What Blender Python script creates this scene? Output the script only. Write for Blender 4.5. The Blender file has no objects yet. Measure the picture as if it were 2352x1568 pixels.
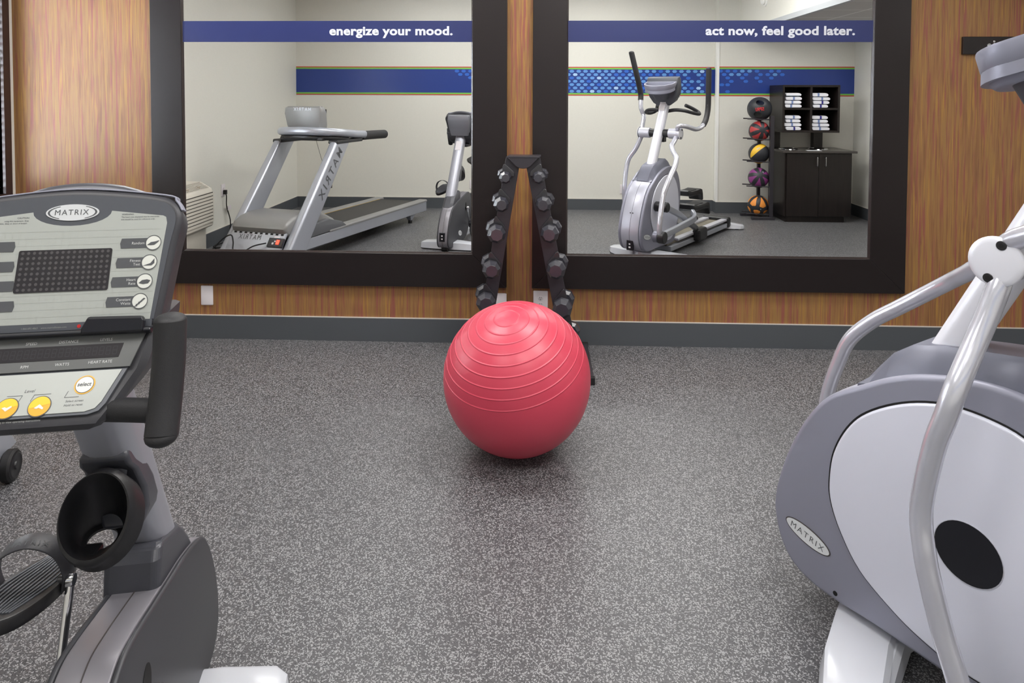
import bpy, bmesh, math, random
from mathutils import Vector, Matrix, Quaternion
rnd = random.Random(7)
scene = bpy.context.scene
COL = scene.collection
PI = math.pi
D2R = math.radians

# ------------------------------------------------------------------ materials
def lin(c):
    c = c / 255.0
    return c / 12.92 if c <= 0.04045 else ((c + 0.055) / 1.055) ** 2.4
def rgb(r, g, b):
    return (lin(r), lin(g), lin(b), 1.0)

def mat(name, col, rough=0.5, metal=0.0, spec=0.5, coat=0.0, bump=None, var=0.0):
    m = bpy.data.materials.new(name)
    m.use_nodes = True
    nt = m.node_tree
    p = nt.nodes['Principled BSDF']
    p.inputs['Base Color'].default_value = col
    p.inputs['Roughness'].default_value = rough
    p.inputs['Metallic'].default_value = metal
    p.inputs['Specular IOR Level'].default_value = spec
    p.inputs['Coat Weight'].default_value = coat
    p.inputs['Coat Roughness'].default_value = 0.15
    tc = nt.nodes.new('ShaderNodeTexCoord')
    if bump:
        sc, st = bump
        n = nt.nodes.new('ShaderNodeTexNoise')
        n.inputs['Scale'].default_value = sc
        n.inputs['Detail'].default_value = 3
        nt.links.new(tc.outputs['Object'], n.inputs['Vector'])
        b = nt.nodes.new('ShaderNodeBump')
        b.inputs['Strength'].default_value = st
        b.inputs['Distance'].default_value = 0.001
        nt.links.new(n.outputs['Fac'], b.inputs['Height'])
        nt.links.new(b.outputs['Normal'], p.inputs['Normal'])
    if var > 0:
        n2 = nt.nodes.new('ShaderNodeTexNoise')
        n2.inputs['Scale'].default_value = 3.0
        n2.inputs['Detail'].default_value = 4
        nt.links.new(tc.outputs['Object'], n2.inputs['Vector'])
        mx = nt.nodes.new('ShaderNodeMixRGB')
        mx.inputs['Color1'].default_value = tuple(c * (1 - var) for c in col[:3]) + (1,)
        mx.inputs['Color2'].default_value = tuple(min(1, c * (1 + var)) for c in col[:3]) + (1,)
        nt.links.new(n2.outputs['Fac'], mx.inputs['Fac'])
        nt.links.new(mx.outputs['Color'], p.inputs['Base Color'])
    return m

def emis(name, col, s):
    m = mat(name, col, 0.4)
    p = m.node_tree.nodes['Principled BSDF']
    p.inputs['Emission Color'].default_value = col
    p.inputs['Emission Strength'].default_value = s
    return m

def nodes(name):
    m = bpy.data.materials.new(name); m.use_nodes = True
    nt = m.node_tree
    return m, nt, nt.nodes['Principled BSDF']

def mapping(nt, scale, rot=(0, 0, 0), coord='Object'):
    tc = nt.nodes.new('ShaderNodeTexCoord')
    mp = nt.nodes.new('ShaderNodeMapping')
    mp.inputs['Scale'].default_value = scale
    mp.inputs['Rotation'].default_value = rot
    nt.links.new(tc.outputs[coord], mp.inputs['Vector'])
    return mp

def ramp(nt, src, stops):
    r = nt.nodes.new('ShaderNodeValToRGB')
    e = r.color_ramp.elements
    e[0].position, e[0].color = stops[0]
    e[1].position, e[1].color = stops[-1]
    for pos, c in stops[1:-1]:
        x = e.new(pos); x.color = c
    nt.links.new(src, r.inputs['Fac'])
    return r

def mix(nt, fac, a, b):
    mx = nt.nodes.new('ShaderNodeMixRGB')
    if isinstance(fac, float): mx.inputs['Fac'].default_value = fac
    else: nt.links.new(fac, mx.inputs['Fac'])
    for k, v in (('Color1', a), ('Color2', b)):
        if isinstance(v, tuple): mx.inputs[k].default_value = v
        else: nt.links.new(v, mx.inputs[k])
    return mx.outputs['Color']

def wallpaper_material():
    m, nt, p = nodes('streaked_wallcovering')
    W = (1, 1, 1, 1); K = (0, 0, 0, 1)
    def noise(sx, sz, detail=2.0, off=0.0, rough=0.55):
        mp = mapping(nt, (sx, 1.0, sz)); mp.inputs['Location'].default_value = (off, off, off)
        n = nt.nodes.new('ShaderNodeTexNoise')
        n.inputs['Scale'].default_value = 1.0
        n.inputs['Detail'].default_value = detail
        n.inputs['Roughness'].default_value = rough
        n.inputs['Distortion'].default_value = 0.25
        nt.links.new(mp.outputs['Vector'], n.inputs['Vector'])
        return n.outputs['Fac']
    base = ramp(nt, noise(85, 3.2, 3, 1.3), [(0.30, rgb(126, 88, 58)), (0.47, rgb(142, 102, 66)), (0.60, rgb(148, 112, 68)), (0.75, rgb(144, 110, 60))]).outputs['Color']
    red = ramp(nt, noise(62, 2.4, 2, 9.1), [(0.53, K), (0.64, (.9, .9, .9, 1))]).outputs['Color']
    c = mix(nt, red, base, rgb(140, 80, 72))
    gold = ramp(nt, noise(90, 3.0, 2, 23.0), [(0.55, K), (0.66, W)]).outputs['Color']
    c = mix(nt, gold, c, rgb(160, 120, 64))
    dark = ramp(nt, noise(150, 4.0, 2, 41.0), [(0.58, K), (0.72, (0.7, 0.7, 0.7, 1))]).outputs['Color']
    c = mix(nt, dark, c, rgb(112, 70, 60))
    nt.links.new(c, p.inputs['Base Color'])
    p.inputs['Roughness'].default_value = 0.42
    p.inputs['Specular IOR Level'].default_value = 0.4
    return m

def floor_material():
    m, nt, p = nodes('flecked_rubber_floor')
    def flecks(scale, stretch, rot, thr, dens, seed):
        mr = mapping(nt, (1, 1, 1), (0, 0, rot)); mr.inputs['Location'].default_value = (seed, seed * .7, 0)
        mp = nt.nodes.new('ShaderNodeMapping'); mp.inputs['Scale'].default_value = (scale, scale * stretch, scale)
        nt.links.new(mr.outputs['Vector'], mp.inputs['Vector'])
        nz = nt.nodes.new('ShaderNodeTexNoise'); nz.inputs['Scale'].default_value = 0.9; nz.inputs['Detail'].default_value = 2
        nt.links.new(mp.outputs['Vector'], nz.inputs['Vector'])
        add = nt.nodes.new('ShaderNodeMixRGB'); add.blend_type = 'ADD'; add.inputs['Fac'].default_value = 1.0
        nt.links.new(mp.outputs['Vector'], add.inputs['Color1']); nt.links.new(nz.outputs['Color'], add.inputs['Color2'])
        v = nt.nodes.new('ShaderNodeTexVoronoi'); v.inputs['Scale'].default_value = 1.0
        v.voronoi_dimensions = '2D'
        nt.links.new(add.outputs['Color'], v.inputs['Vector'])
        a = nt.nodes.new('ShaderNodeMath'); a.operation = 'LESS_THAN'; a.inputs[1].default_value = thr
        nt.links.new(v.outputs['Distance'], a.inputs[0])
        sx = nt.nodes.new('ShaderNodeSeparateColor'); nt.links.new(v.outputs['Color'], sx.inputs['Color'])
        b = nt.nodes.new('ShaderNodeMath'); b.operation = 'LESS_THAN'; b.inputs[1].default_value = dens
        nt.links.new(sx.outputs['Red'], b.inputs[0])
        c = nt.nodes.new('ShaderNodeMath'); c.operation = 'MULTIPLY'
        nt.links.new(a.outputs[0], c.inputs[0]); nt.links.new(b.outputs[0], c.inputs[1])
        return c.outputs[0]
    mpn = mapping(nt, (160, 160, 160))
    n = nt.nodes.new('ShaderNodeTexNoise'); n.inputs['Scale'].default_value = 1.0; n.inputs['Detail'].default_value = 3
    nt.links.new(mpn.outputs['Vector'], n.inputs['Vector'])
    base = ramp(nt, n.outputs['Fac'], [(0.3, rgb(64, 64, 67)), (0.7, rgb(86, 86, 89))]).outputs['Color']
    c = base
    for i, (r_, tone) in enumerate(((0.2, 150), (0.85, 142), (1.5, 154), (2.1, 146), (2.75, 150))):
        c = mix(nt, flecks(92 + 5 * i, 2.7, r_, 0.36, 0.17, 13.0 * i), c, rgb(tone, tone, tone + 2))
    c = mix(nt, flecks(130, 2.0, 0.6, 0.36, 0.25, 91.0), c, rgb(50, 51, 54))
    nt.links.new(c, p.inputs['Base Color'])
    p.inputs['Roughness'].default_value = 0.42
    p.inputs['Specular IOR Level'].default_value = 0.45
    bm_ = nt.nodes.new('ShaderNodeBump'); bm_.inputs['Strength'].default_value = 0.25; bm_.inputs['Distance'].default_value = 0.002
    nt.links.new(n.outputs['Fac'], bm_.inputs['Height']); nt.links.new(bm_.outputs['Normal'], p.inputs['Normal'])
    return m

def linen_wall_material(name, c):
    m, nt, p = nodes(name)
    mp = mapping(nt, (260, 260, 25)); n = nt.nodes.new('ShaderNodeTexNoise'); n.inputs['Scale'].default_value = 1.0
    nt.links.new(mp.outputs['Vector'], n.inputs['Vector'])
    mp2 = mapping(nt, (25, 25, 260)); n2 = nt.nodes.new('ShaderNodeTexNoise'); n2.inputs['Scale'].default_value = 1.0
    nt.links.new(mp2.outputs['Vector'], n2.inputs['Vector'])
    k = mix(nt, 0.5, n.outputs['Fac'], n2.outputs['Fac'])
    dk = tuple(x * 0.86 for x in c[:3]) + (1,)
    col = mix(nt, k, dk, c)
    nt.links.new(col, p.inputs['Base Color'])
    p.inputs['Roughness'].default_value = 0.55
    p.inputs['Specular IOR Level'].default_value = 0.3
    return m

def tile_ceiling_material():
    m, nt, p = nodes('grey_ceiling_tile')
    mp = mapping(nt, (1, 1, 1))
    b = nt.nodes.new('ShaderNodeTexBrick')
    b.inputs['Color1'].default_value = rgb(190, 188, 186); b.inputs['Color2'].default_value = rgb(186, 184, 182)
    b.inputs['Mortar'].default_value = rgb(225, 224, 222)
    b.inputs['Scale'].default_value = 1.0; b.inputs['Mortar Size'].default_value = 0.012
    b.inputs['Brick Width'].default_value = 0.61; b.inputs['Row Height'].default_value = 0.61; b.offset = 0.0
    nt.links.new(mp.outputs['Vector'], b.inputs['Vector'])
    nt.links.new(b.outputs['Color'], p.inputs['Base Color'])
    p.inputs['Roughness'].default_value = 0.8
    return m

def wood_dark_material():
    m, nt, p = nodes('dark_espresso_wood')
    mp = mapping(nt, (40, 40, 3)); n = nt.nodes.new('ShaderNodeTexNoise'); n.inputs['Scale'].default_value = 1.0; n.inputs['Detail'].default_value = 3
    nt.links.new(mp.outputs['Vector'], n.inputs['Vector'])
    c = ramp(nt, n.outputs['Fac'], [(0.3, rgb(24, 19, 19)), (0.7, rgb(36, 29, 28))]).outputs['Color']
    nt.links.new(c, p.inputs['Base Color'])
    p.inputs['Roughness'].default_value = 0.35
    p.inputs['Specular IOR Level'].default_value = 0.45
    return m

M = {}
M['wallpaper'] = wallpaper_material()
M['floor'] = floor_material()
M['cream'] = linen_wall_material('cream_linen_wall', rgb(228, 227, 219))
M['white_paint'] = mat('white_painted_wall', rgb(236, 234, 226), 0.6)
M['ceiling'] = mat('white_ceiling', rgb(238, 238, 236), 0.8)
M['tile'] = tile_ceiling_material()
M['base'] = mat('grey_rubber_baseboard', rgb(78, 82, 87), 0.45, bump=(60, 0.15))
M['caulk'] = mat('pale_caulk', rgb(196, 190, 184), 0.5)
M['wood'] = wood_dark_material()
M['frame'] = mat('espresso_frame_lacquer', rgb(30, 24, 25), 0.33, spec=0.4, bump=(30, 0.05))
M['lip'] = mat('frame_inner_lip', rgb(44, 35, 34), 0.25, spec=0.6)
M['mirror'] = mat('mirror_silver', (0.93, 0.94, 0.935, 1), 0.0, 1.0)
M['navy'] = mat('navy_vinyl', rgb(40, 48, 96), 0.30, spec=0.5)
M['white_vinyl'] = mat('white_vinyl', rgb(204, 207, 216), 0.4)
M['band_navy'] = mat('border_navy', rgb(40, 64, 138), 0.30, spec=0.5)
M['band_green'] = mat('border_green', rgb(120, 190, 80), 0.4)
M['band_red'] = mat('border_red', rgb(196, 60, 60), 0.4)
M['hex_a'] = mat('border_hexagon_mid', rgb(50, 104, 200), 0.35)
M['hex_b'] = mat('border_hexagon_light', rgb(96, 150, 214), 0.35)
M['hex_c'] = mat('border_hexagon_pale', rgb(166, 200, 236), 0.35)
M['silver'] = mat('silver_paint', rgb(206, 207, 218), 0.34, 0.3, coat=0.25)
M['mast'] = mat('white_silver_mast_paint', rgb(236, 237, 247), 0.3, 0.1, coat=0.3)
M['front_silver'] = mat('front_shroud_silver', rgb(180, 181, 194), 0.36, 0.3, coat=0.15)
M['shell'] = mat('console_back_grey', rgb(112, 113, 120), 0.42, 0.1)
M['arm'] = mat('silver_tube_paint', rgb(214, 215, 226), 0.22, 0.5, coat=0.3)
M['panel'] = mat('pale_silver_panel', rgb(224, 226, 240), 0.36, 0.1, bump=(900, 0.05))
M['rim'] = mat('mid_grey_plastic', rgb(146, 147, 162), 0.42, 0.25, bump=(900, 0.08))
M['bike_side'] = mat('charcoal_side_plastic', rgb(66, 67, 72), 0.40, 0.1, bump=(900, 0.08))
M['bike_mast'] = mat('grey_mast_paint', rgb(168, 170, 180), 0.32, 0.4)
M['bike_band'] = mat('warm_grey_band_plastic', rgb(134, 132, 139), 0.38, 0.25, bump=(900, 0.06))
M['cover'] = mat('slate_cover_plastic', rgb(112, 114, 128), 0.34, 0.2, bump=(900, 0.05))
M['dark_cover'] = mat('charcoal_cover_plastic', rgb(74, 75, 82), 0.34, 0.1, bump=(900, 0.06))
M['black'] = mat('black_plastic', rgb(34, 34, 37), 0.38, bump=(700, 0.1))
M['matt_black'] = mat('black_foam_grip', rgb(38, 38, 41), 0.55, bump=(600, 0.3))
M['deep_black'] = mat('black_gloss_insert', rgb(20, 21, 29), 0.35)
M['void'] = mat('dark_recess', rgb(12, 12, 13), 0.6)
M['chrome'] = mat('chrome', rgb(225, 226, 230), 0.08, 1.0)
M['steel'] = mat('brushed_steel', rgb(190, 192, 196), 0.25, 1.0)
M['foot'] = mat('pale_grey_gloss_foot', rgb(206, 209, 217), 0.22, 0.1, coat=0.4)
M['rubber'] = mat('black_rubber', rgb(26, 26, 28), 0.6)
M['iron'] = mat('dumbbell_black_rubber', rgb(52, 52, 60), 0.30, 0.0, spec=0.9)
M['cradle'] = mat('cradle_black_steel', rgb(40, 39, 44), 0.3, 0.0, spec=0.9)
M['rack'] = mat('black_powder_coat', rgb(50, 48, 54), 0.38, 0.0, spec=0.5, bump=(800, 0.1))
M['ball'] = mat('pink_red_vinyl', rgb(204, 66, 88), 0.36, 0.0, spec=0.6, bump=(500, 0.04))
M['plate'] = mat('white_wall_plate', rgb(222, 216, 220), 0.35)
M['slot'] = mat('outlet_slot', rgb(70, 66, 66), 0.5)
M['faceplate'] = mat('console_pale_overlay', rgb(176, 180, 176), 0.35)
M['bezel'] = mat('console_grey_bezel', rgb(86, 89, 96), 0.42, 0.1, bump=(900, 0.05))
M['bezel_dark'] = mat('console_dark_housing', rgb(60, 60, 65), 0.45, bump=(700, 0.1))
M['strip'] = mat('console_grey_strip', rgb(106, 108, 108), 0.4)
M['screen'] = mat('dark_led_screen', rgb(44, 42, 46), 0.3)
M['led_off'] = mat('unlit_led_dot', rgb(84, 82, 84), 0.4)
M['ink'] = mat('grey_print', rgb(86, 88, 92), 0.45)
M['fineprint'] = mat('pale_grey_print', rgb(150, 152, 150), 0.45)
M['white_ink'] = mat('white_print', rgb(214, 216, 216), 0.45)
M['yellow'] = mat('yellow_key', rgb(236, 200, 20), 0.35)
M['amber'] = mat('amber_key', rgb(236, 172, 30), 0.35)
M['key_white'] = mat('white_key', rgb(224, 226, 220), 0.35)
M['oval'] = mat('white_badge', rgb(214, 217, 220), 0.3)
M['red'] = mat('red_print', rgb(200, 40, 40), 0.4)
M['belt'] = mat('treadmill_belt', rgb(58, 57, 56), 0.6, bump=(400, 0.2))
M['tm_body'] = mat('treadmill_silver_grey', rgb(176, 180, 190), 0.32, 0.4, coat=0.2)
M['tm_grey'] = mat('treadmill_mid_grey', rgb(138, 138, 138), 0.38, 0.1)
M['tm_dark'] = mat('treadmill_slate', rgb(96, 98, 102), 0.4, 0.1)
M['tan_rail'] = mat('treadmill_side_step', rgb(132, 126, 112), 0.5)
M['lamp_red'] = emis('lit_red_switch', (1.0, 0.06, 0.03, 1), 2.5)
M['ptac'] = mat('cream_metal_unit', rgb(212, 207, 196), 0.45)
M['ptac_dark'] = mat('unit_gap', rgb(66, 62, 58), 0.7)
M['towel'] = mat('white_terry', rgb(236, 237, 244), 0.9, bump=(420, 0.8))
M['stripe_l'] = mat('towel_stripe_blue', rgb(116, 136, 182), 0.9, bump=(420, 0.6))
M['stripe_d'] = mat('towel_stripe_navy', rgb(48, 46, 132), 0.9, bump=(420, 0.6))
M['hem'] = mat('towel_green_hem', rgb(52, 76, 84), 0.9)
M['paper'] = mat('white_paper', rgb(226, 228, 232), 0.6)
M['counter'] = mat('dark_laminate_top', rgb(70, 66, 64), 0.22, spec=0.5)
M['mb_black'] = mat('medicine_ball_black', rgb(44, 46, 52), 0.45, bump=(300, 0.2))
M['mb_red'] = mat('medicine_ball_red', rgb(176, 58, 60), 0.5)
M['mb_yellow'] = mat('medicine_ball_yellow', rgb(232, 186, 50), 0.5)
M['mb_purple'] = mat('medicine_ball_purple', rgb(138, 58, 128), 0.5)
M['mb_orange'] = mat('medicine_ball_orange', rgb(232, 146, 60), 0.5)
M['spri_red'] = mat('ball_print_red', rgb(206, 44, 48), 0.5)
M['detector'] = mat('white_detector', rgb(240, 240, 238), 0.4)
M['casing'] = mat('dark_window_casing', rgb(58, 44, 42), 0.35)
M['blind'] = mat('blind_slat', rgb(214, 208, 198), 0.5)
M['trim_grey'] = mat('grey_soffit_trim', rgb(178, 182, 186), 0.4)
M['guard'] = mat('white_corner_guard', rgb(238, 238, 236), 0.4)
M['yellow_line'] = mat('yellow_edge_line', rgb(214, 176, 40), 0.5)
g = bpy.data.materials.new('window_glass'); g.use_nodes = True
gp = g.node_tree.nodes['Principled BSDF']; gp.inputs['Transmission Weight'].default_value = 1.0; gp.inputs['Roughness'].default_value = 0.0; gp.inputs['IOR'].default_value = 1.05
M['glass'] = g

# ------------------------------------------------------------------ geometry helpers
def cr(pts, n=8, closed=False):
    """Catmull-Rom through the points."""
    P = [Vector(p) for p in pts]; out = []; L = len(P)
    rng = range(L if closed else L - 1)
    for i in rng:
        if closed: a, b, c, d = P[(i - 1) % L], P[i], P[(i + 1) % L], P[(i + 2) % L]
        else: a, b, c, d = P[max(i - 1, 0)], P[i], P[i + 1], P[min(i + 2, L - 1)]
        for k in range(n):
            t = k / n; t2 = t * t; t3 = t2 * t
            out.append(0.5 * ((2 * b) + (c - a) * t + (2 * a - 5 * b + 4 * c - d) * t2 + (3 * b - a - 3 * c + d) * t3))
    if not closed: out.append(P[-1])
    return out

def rrect(w, h, r, n=5):
    """rounded rectangle outline centred at origin, counter-clockwise."""
    out = []
    for cx, cy, a0 in ((w / 2 - r, h / 2 - r, 0), (-w / 2 + r, h / 2 - r, 90), (-w / 2 + r, -h / 2 + r, 180), (w / 2 - r, -h / 2 + r, 270)):
        for k in range(n + 1):
            a = D2R(a0 + 90 * k / n); out.append((cx + r * math.cos(a), cy + r * math.sin(a)))
    return out

def ellipse(rx, ry, n=32):
    return [(rx * math.cos(2 * PI * k / n), ry * math.sin(2 * PI * k / n)) for k in range(n)]

def area2(P):
    return 0.5 * sum(P[i][0] * P[(i + 1) % len(P)][1] - P[(i + 1) % len(P)][0] * P[i][1] for i in range(len(P)))

def inset(P, d):
    """offset a closed 2D outline inwards by d."""
    s = 1 if area2(P) > 0 else -1
    out = []; L = len(P)
    for i in range(L):
        a, b, c = Vector(P[i - 1][:2]), Vector(P[i][:2]), Vector(P[(i + 1) % L][:2])
        e1, e2 = (b - a), (c - b)
        if e1.length < 1e-9: e1 = e2
        if e2.length < 1e-9: e2 = e1
        e1.normalize(); e2.normalize()
        n = Vector((-e1.y - e2.y, e1.x + e2.x))
        if n.length < 1e-6: n = Vector((-e1.y, e1.x))
        n.normalize()
        k = max(0.45, n.dot(Vector((-e1.y, e1.x))))
        q = b + n * (s * d / k)
        out.append((q.x, q.y))
    return out

class MB:
    def __init__(self): self.bm = bmesh.new(); self.mats = []
    def mi(self, m):
        if m not in self.mats: self.mats.append(m)
        return self.mats.index(m)
    def face(self, vs, m):
        try:
            f = self.bm.faces.new(vs); f.material_index = self.mi(m); return f
        except ValueError: return None
    def poly(self, pts, m):
        return self.face([self.bm.verts.new(p) for p in pts], m)
    def box(self, x0, x1, y0, y1, z0, z1, m, mx=None):
        c = [(x0, y0, z0), (x1, y0, z0), (x1, y1, z0), (x0, y1, z0), (x0, y0, z1), (x1, y0, z1), (x1, y1, z1), (x0, y1, z1)]
        v = [self.bm.verts.new(mx @ Vector(p) if mx else p) for p in c]
        for q in ((3, 2, 1, 0), (4, 5, 6, 7), (0, 1, 5, 4), (1, 2, 6, 5), (2, 3, 7, 6), (3, 0, 4, 7)):
            self.face([v[i] for i in q], m)
        return self
    def loft(self, rings, m, closed=True, cap0=True, cap1=True):
        R = [[self.bm.verts.new(p) for p in r] for r in rings]
        n = len(R[0])
        for a, b in zip(R[:-1], R[1:]):
            for i in range(n if closed else n - 1):
                j = (i + 1) % n
                self.face([a[i], a[j], b[j], b[i]], m)
        if cap0: self.face(list(reversed(R[0])), m)
        if cap1: self.face(R[-1], m)
        return self
    def tube(self, pts, r, m, seg=12, n=6, smooth=True, caps=True, squash=1.0, up=None):
        P = cr(pts, n) if smooth and len(pts) > 2 else [Vector(p) for p in pts]
        L = len(P)
        if isinstance(r, (int, float)): rad = [r] * L
        else:
            rad = []
            for i in range(L):
                t = i / (L - 1) * (len(r) - 1); k = min(int(t), len(r) - 2); rad.append(r[k] + (r[k + 1] - r[k]) * (t - k))
        T = [(P[min(i + 1, L - 1)] - P[max(i - 1, 0)]).normalized() for i in range(L)]
        u = Vector(up) if up else (Vector((0, 0, 1)) if abs(T[0].z) < 0.9 else Vector((1, 0, 0)))
        rings = []
        for i in range(L):
            u = (u - T[i] * u.dot(T[i])).normalized(); w = T[i].cross(u)
            rings.append([P[i] + (u * math.cos(2 * PI * k / seg) * squash + w * math.sin(2 * PI * k / seg)) * rad[i] for k in range(seg)])
        return self.loft(rings, m, True, caps, caps)
    def sweep(self, pts, outline, m, n=6, up=None, smooth=True, caps=True):
        """sweep a 2D outline (u,w) along a path; u follows 'up'."""
        P = cr(pts, n) if smooth and len(pts) > 2 else [Vector(p) for p in pts]
        L = len(P); T = [(P[min(i + 1, L - 1)] - P[max(i - 1, 0)]).normalized() for i in range(L)]
        u = Vector(up) if up else (Vector((0, 0, 1)) if abs(T[0].z) < 0.9 else Vector((1, 0, 0)))
        rings = []
        for i in range(L):
            u = (u - T[i] * u.dot(T[i])).normalized(); w = T[i].cross(u)
            rings.append([P[i] + u * a + w * b for a, b in outline])
        return self.loft(rings, m, True, caps, caps)
    def cyl(self, a, b, r, m, seg=20, r2=None, ch=0.0):
        a, b = Vector(a), Vector(b); t = (b - a).normalized()
        u = t.orthogonal().normalized(); w = t.cross(u); r2 = r if r2 is None else r2
        def ring(c, rr): return [c + (u * math.cos(2 * PI * k / seg) + w * math.sin(2 * PI * k / seg)) * rr for k in range(seg)]
        rings = []
        if ch > 0: rings += [ring(a, r - ch), ring(a + t * ch, r), ring(b - t * ch, r2), ring(b, r2 - ch)]
        else: rings += [ring(a, r), ring(b, r2)]
        return self.loft(rings, m)
    def prism(self, outline, a, b, fn, m, ch=0.0, steps=2, m_cap=None):
        """extrude outline between levels a and b; fn(u,v,w)->xyz; ch rounds both rims."""
        rings = []
        if ch > 0:
            rings = [[fn(u, v, a + (1 if b > a else -1) * ch * (1 - math.sin(PI / 2 * (1 - k / steps)))) for u, v in inset(outline, ch * (1 - math.cos(PI / 2 * (1 - k / steps))))] for k in range(steps + 1)]
            top = [[fn(u, v, b - (1 if b > a else -1) * ch * (1 - math.sin(PI / 2 * (k / steps)))) for u, v in inset(outline, ch * (1 - math.cos(PI / 2 * (k / steps))))] for k in range(steps + 1)]
            rings += top
        else:
            rings = [[fn(u, v, a) for u, v in outline], [fn(u, v, b) for u, v in outline]]
        return self.loft(rings, m)
    def flat(self, outline, fn, w, m):
        return self.poly([fn(u, v, w) for u, v in outline], m)
    def sphere(self, c, r, m, seg=24, rings=14, mx=None):
        c = Vector(c); R = []
        if isinstance(r, (int, float)): r = (r, r, r)
        for i in range(1, rings):
            th = PI * i / rings
            R.append([c + Vector((r[0] * math.sin(th) * math.cos(2 * PI * k / seg), r[1] * math.sin(th) * math.sin(2 * PI * k / seg), r[2] * math.cos(th))) for k in range(seg)])
        R = [[(mx @ p if mx else p) for p in q] for q in R]
        V = [[self.bm.verts.new(p) for p in q] for q in R]
        for a, b in zip(V[:-1], V[1:]):
            for k in range(seg):
                j = (k + 1) % seg; self.face([a[k], b[k], b[j], a[j]], m)
        t = c + Vector((0, 0, r[2])); d = c - Vector((0, 0, r[2]))
        t = self.bm.verts.new(mx @ t if mx else t); d = self.bm.verts.new(mx @ d if mx else d)
        for k in range(seg):
            j = (k + 1) % seg
            self.face([t, V[0][k], V[0][j]], m); self.face([d, V[-1][j], V[-1][k]], m)
        return self
    def lathe(self, prof, m, mx=None, seg=32, cap0=False, cap1=False):
        rings = []
        for r, h in prof:
            q = [Vector((r * math.cos(2 * PI * k / seg), r * math.sin(2 * PI * k / seg), h)) for k in range(seg)]
            rings.append([mx @ p if mx else p for p in q])
        return self.loft(rings, m, True, cap0, cap1)
    def text(self, body, m, fn, height=None, width=None, align='CENTER', bold=0.0, space=1.0, shear=0.0, xscale=1.0):
        """flat lettering; fn(u,v)->xyz; size by cap height or total width."""
        cu = bpy.data.curves.new('lettering_tmp', 'FONT'); cu.body = body; cu.size = 1.0
        cu.offset = bold; cu.space_character = space; cu.shear = shear; cu.resolution_u = 3
        ob = bpy.data.objects.new('lettering_tmp', cu); COL.objects.link(ob)
        dg = bpy.context.evaluated_depsgraph_get()
        me = bpy.data.meshes.new_from_object(ob.evaluated_get(dg))
        xs = [v.co.x for v in me.vertices]; x0, x1 = min(xs), max(xs)
        if width is not None: s = width / ((x1 - x0) * xscale)
        else: s = height / 0.73
        ox = {'LEFT': x0, 'CENTER': (x0 + x1) / 2, 'RIGHT': x1}[align]
        vs = [self.bm.verts.new(fn((v.co.x - ox) * s * xscale, v.co.y * s)) for v in me.vertices]
        for p in me.polygons:
            self.face([vs[i] for i in p.vertices], m)
        bpy.data.objects.remove(ob); bpy.data.curves.remove(cu); bpy.data.meshes.remove(me)
        return self
    def out(self, name, parent=None, smooth=35, bevel=None, loc=None, rot=None, recalc=True):
        if recalc: bmesh.ops.recalc_face_normals(self.bm, faces=self.bm.faces[:])
        me = bpy.data.meshes.new(name); self.bm.to_mesh(me); self.bm.free()
        for m in self.mats: me.materials.append(m)
        if smooth:
            me.polygons.foreach_set('use_smooth', [True] * len(me.polygons))
            me.set_sharp_from_angle(angle=D2R(smooth))
        ob = bpy.data.objects.new(name, me); COL.objects.link(ob)
        if parent: ob.parent = parent
        if loc: ob.location = loc
        if rot: ob.rotation_euler = rot
        if bevel:
            b = ob.modifiers.new('Bevel', 'BEVEL'); b.width = bevel[0]; b.segments = bevel[1]
            b.limit_method = 'ANGLE'; b.angle_limit = D2R(40)
        return ob

def thing(name, label, cat, loc=(0, 0, 0), rz=0.0, group=None):
    o = bpy.data.objects.new(name, None); COL.objects.link(o)
    o.empty_display_size = 0.1
    o.location = loc; o.rotation_euler = (0, 0, rz); o['label'] = label; o['category'] = cat
    if group: o['group'] = group
    return o
def tag(o, label, cat, group=None):
    o['label'] = label; o['category'] = cat
    if group: o['group'] = group
    return o
def struct(o, label=None, cat=None):
    o['kind'] = 'structure'
    if label: o['label'] = label
    if cat: o['category'] = cat
    return o
def copy_tree(o, parent=None):
    c = o.copy(); COL.objects.link(c)
    if parent: c.parent = parent
    for ch in list(o.children): copy_tree(ch, c)
    return c

# ------------------------------------------------------------------ the room
D = 4.20                      # wall with the mirrors
XL, XR = -3.33, 4.10          # left and right walls
YB, YJ, XJ = -0.874, -0.706, 2.34   # back wall, its jog towards the room
HC = 3.05
BZ = 0.146
def wall(name, *a, m='cream'):
    b = MB(); b.box(*a, M[m]); return struct(b.out(name, smooth=None))
fl = MB(); fl.box(XL - .1, XR + .1, YB - .1, D + .1, -0.1, 0, M['floor']); struct(fl.out('floor', smooth=None))
ce = MB(); ce.box(XL - .1, XR + .1, YB - .1, D + .1, HC, HC + .1, M['ceiling']); struct(ce.out('ceiling', smooth=None))
wall('wall_front', XL - .1, XR + .1, D, D + .1, 0, HC, m='wallpaper')
wall('wall_right', XR, XR + .1, YB - .1, D, 0, HC)
# left wall with its window opening
WY0, WY1, WZ0, WZ1 = 2.60, 4.10, 0.92, 2.30
lw = MB()
lw.box(XL - .1, XL, YB - .1, WY0, 0, HC, M['cream']); lw.box(XL - .1, XL, WY1, D, 0, HC, M['cream'])
lw.box(XL - .1, XL, WY0, WY1, 0, WZ0, M['cream']); lw.box(XL - .1, XL, WY0, WY1, WZ1, HC, M['cream'])
struct(lw.out('wall_left', smooth=None))
# back wall, with the jog on its right
wb = MB()
wb.box(XL, XJ, YB - .1, YB, 0, HC, M['cream'])
wb.box(XJ, XR, YB - .1, YJ, 0, HC, M['cream'])
back = struct(wb.out('wall_back', smooth=None))
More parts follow.
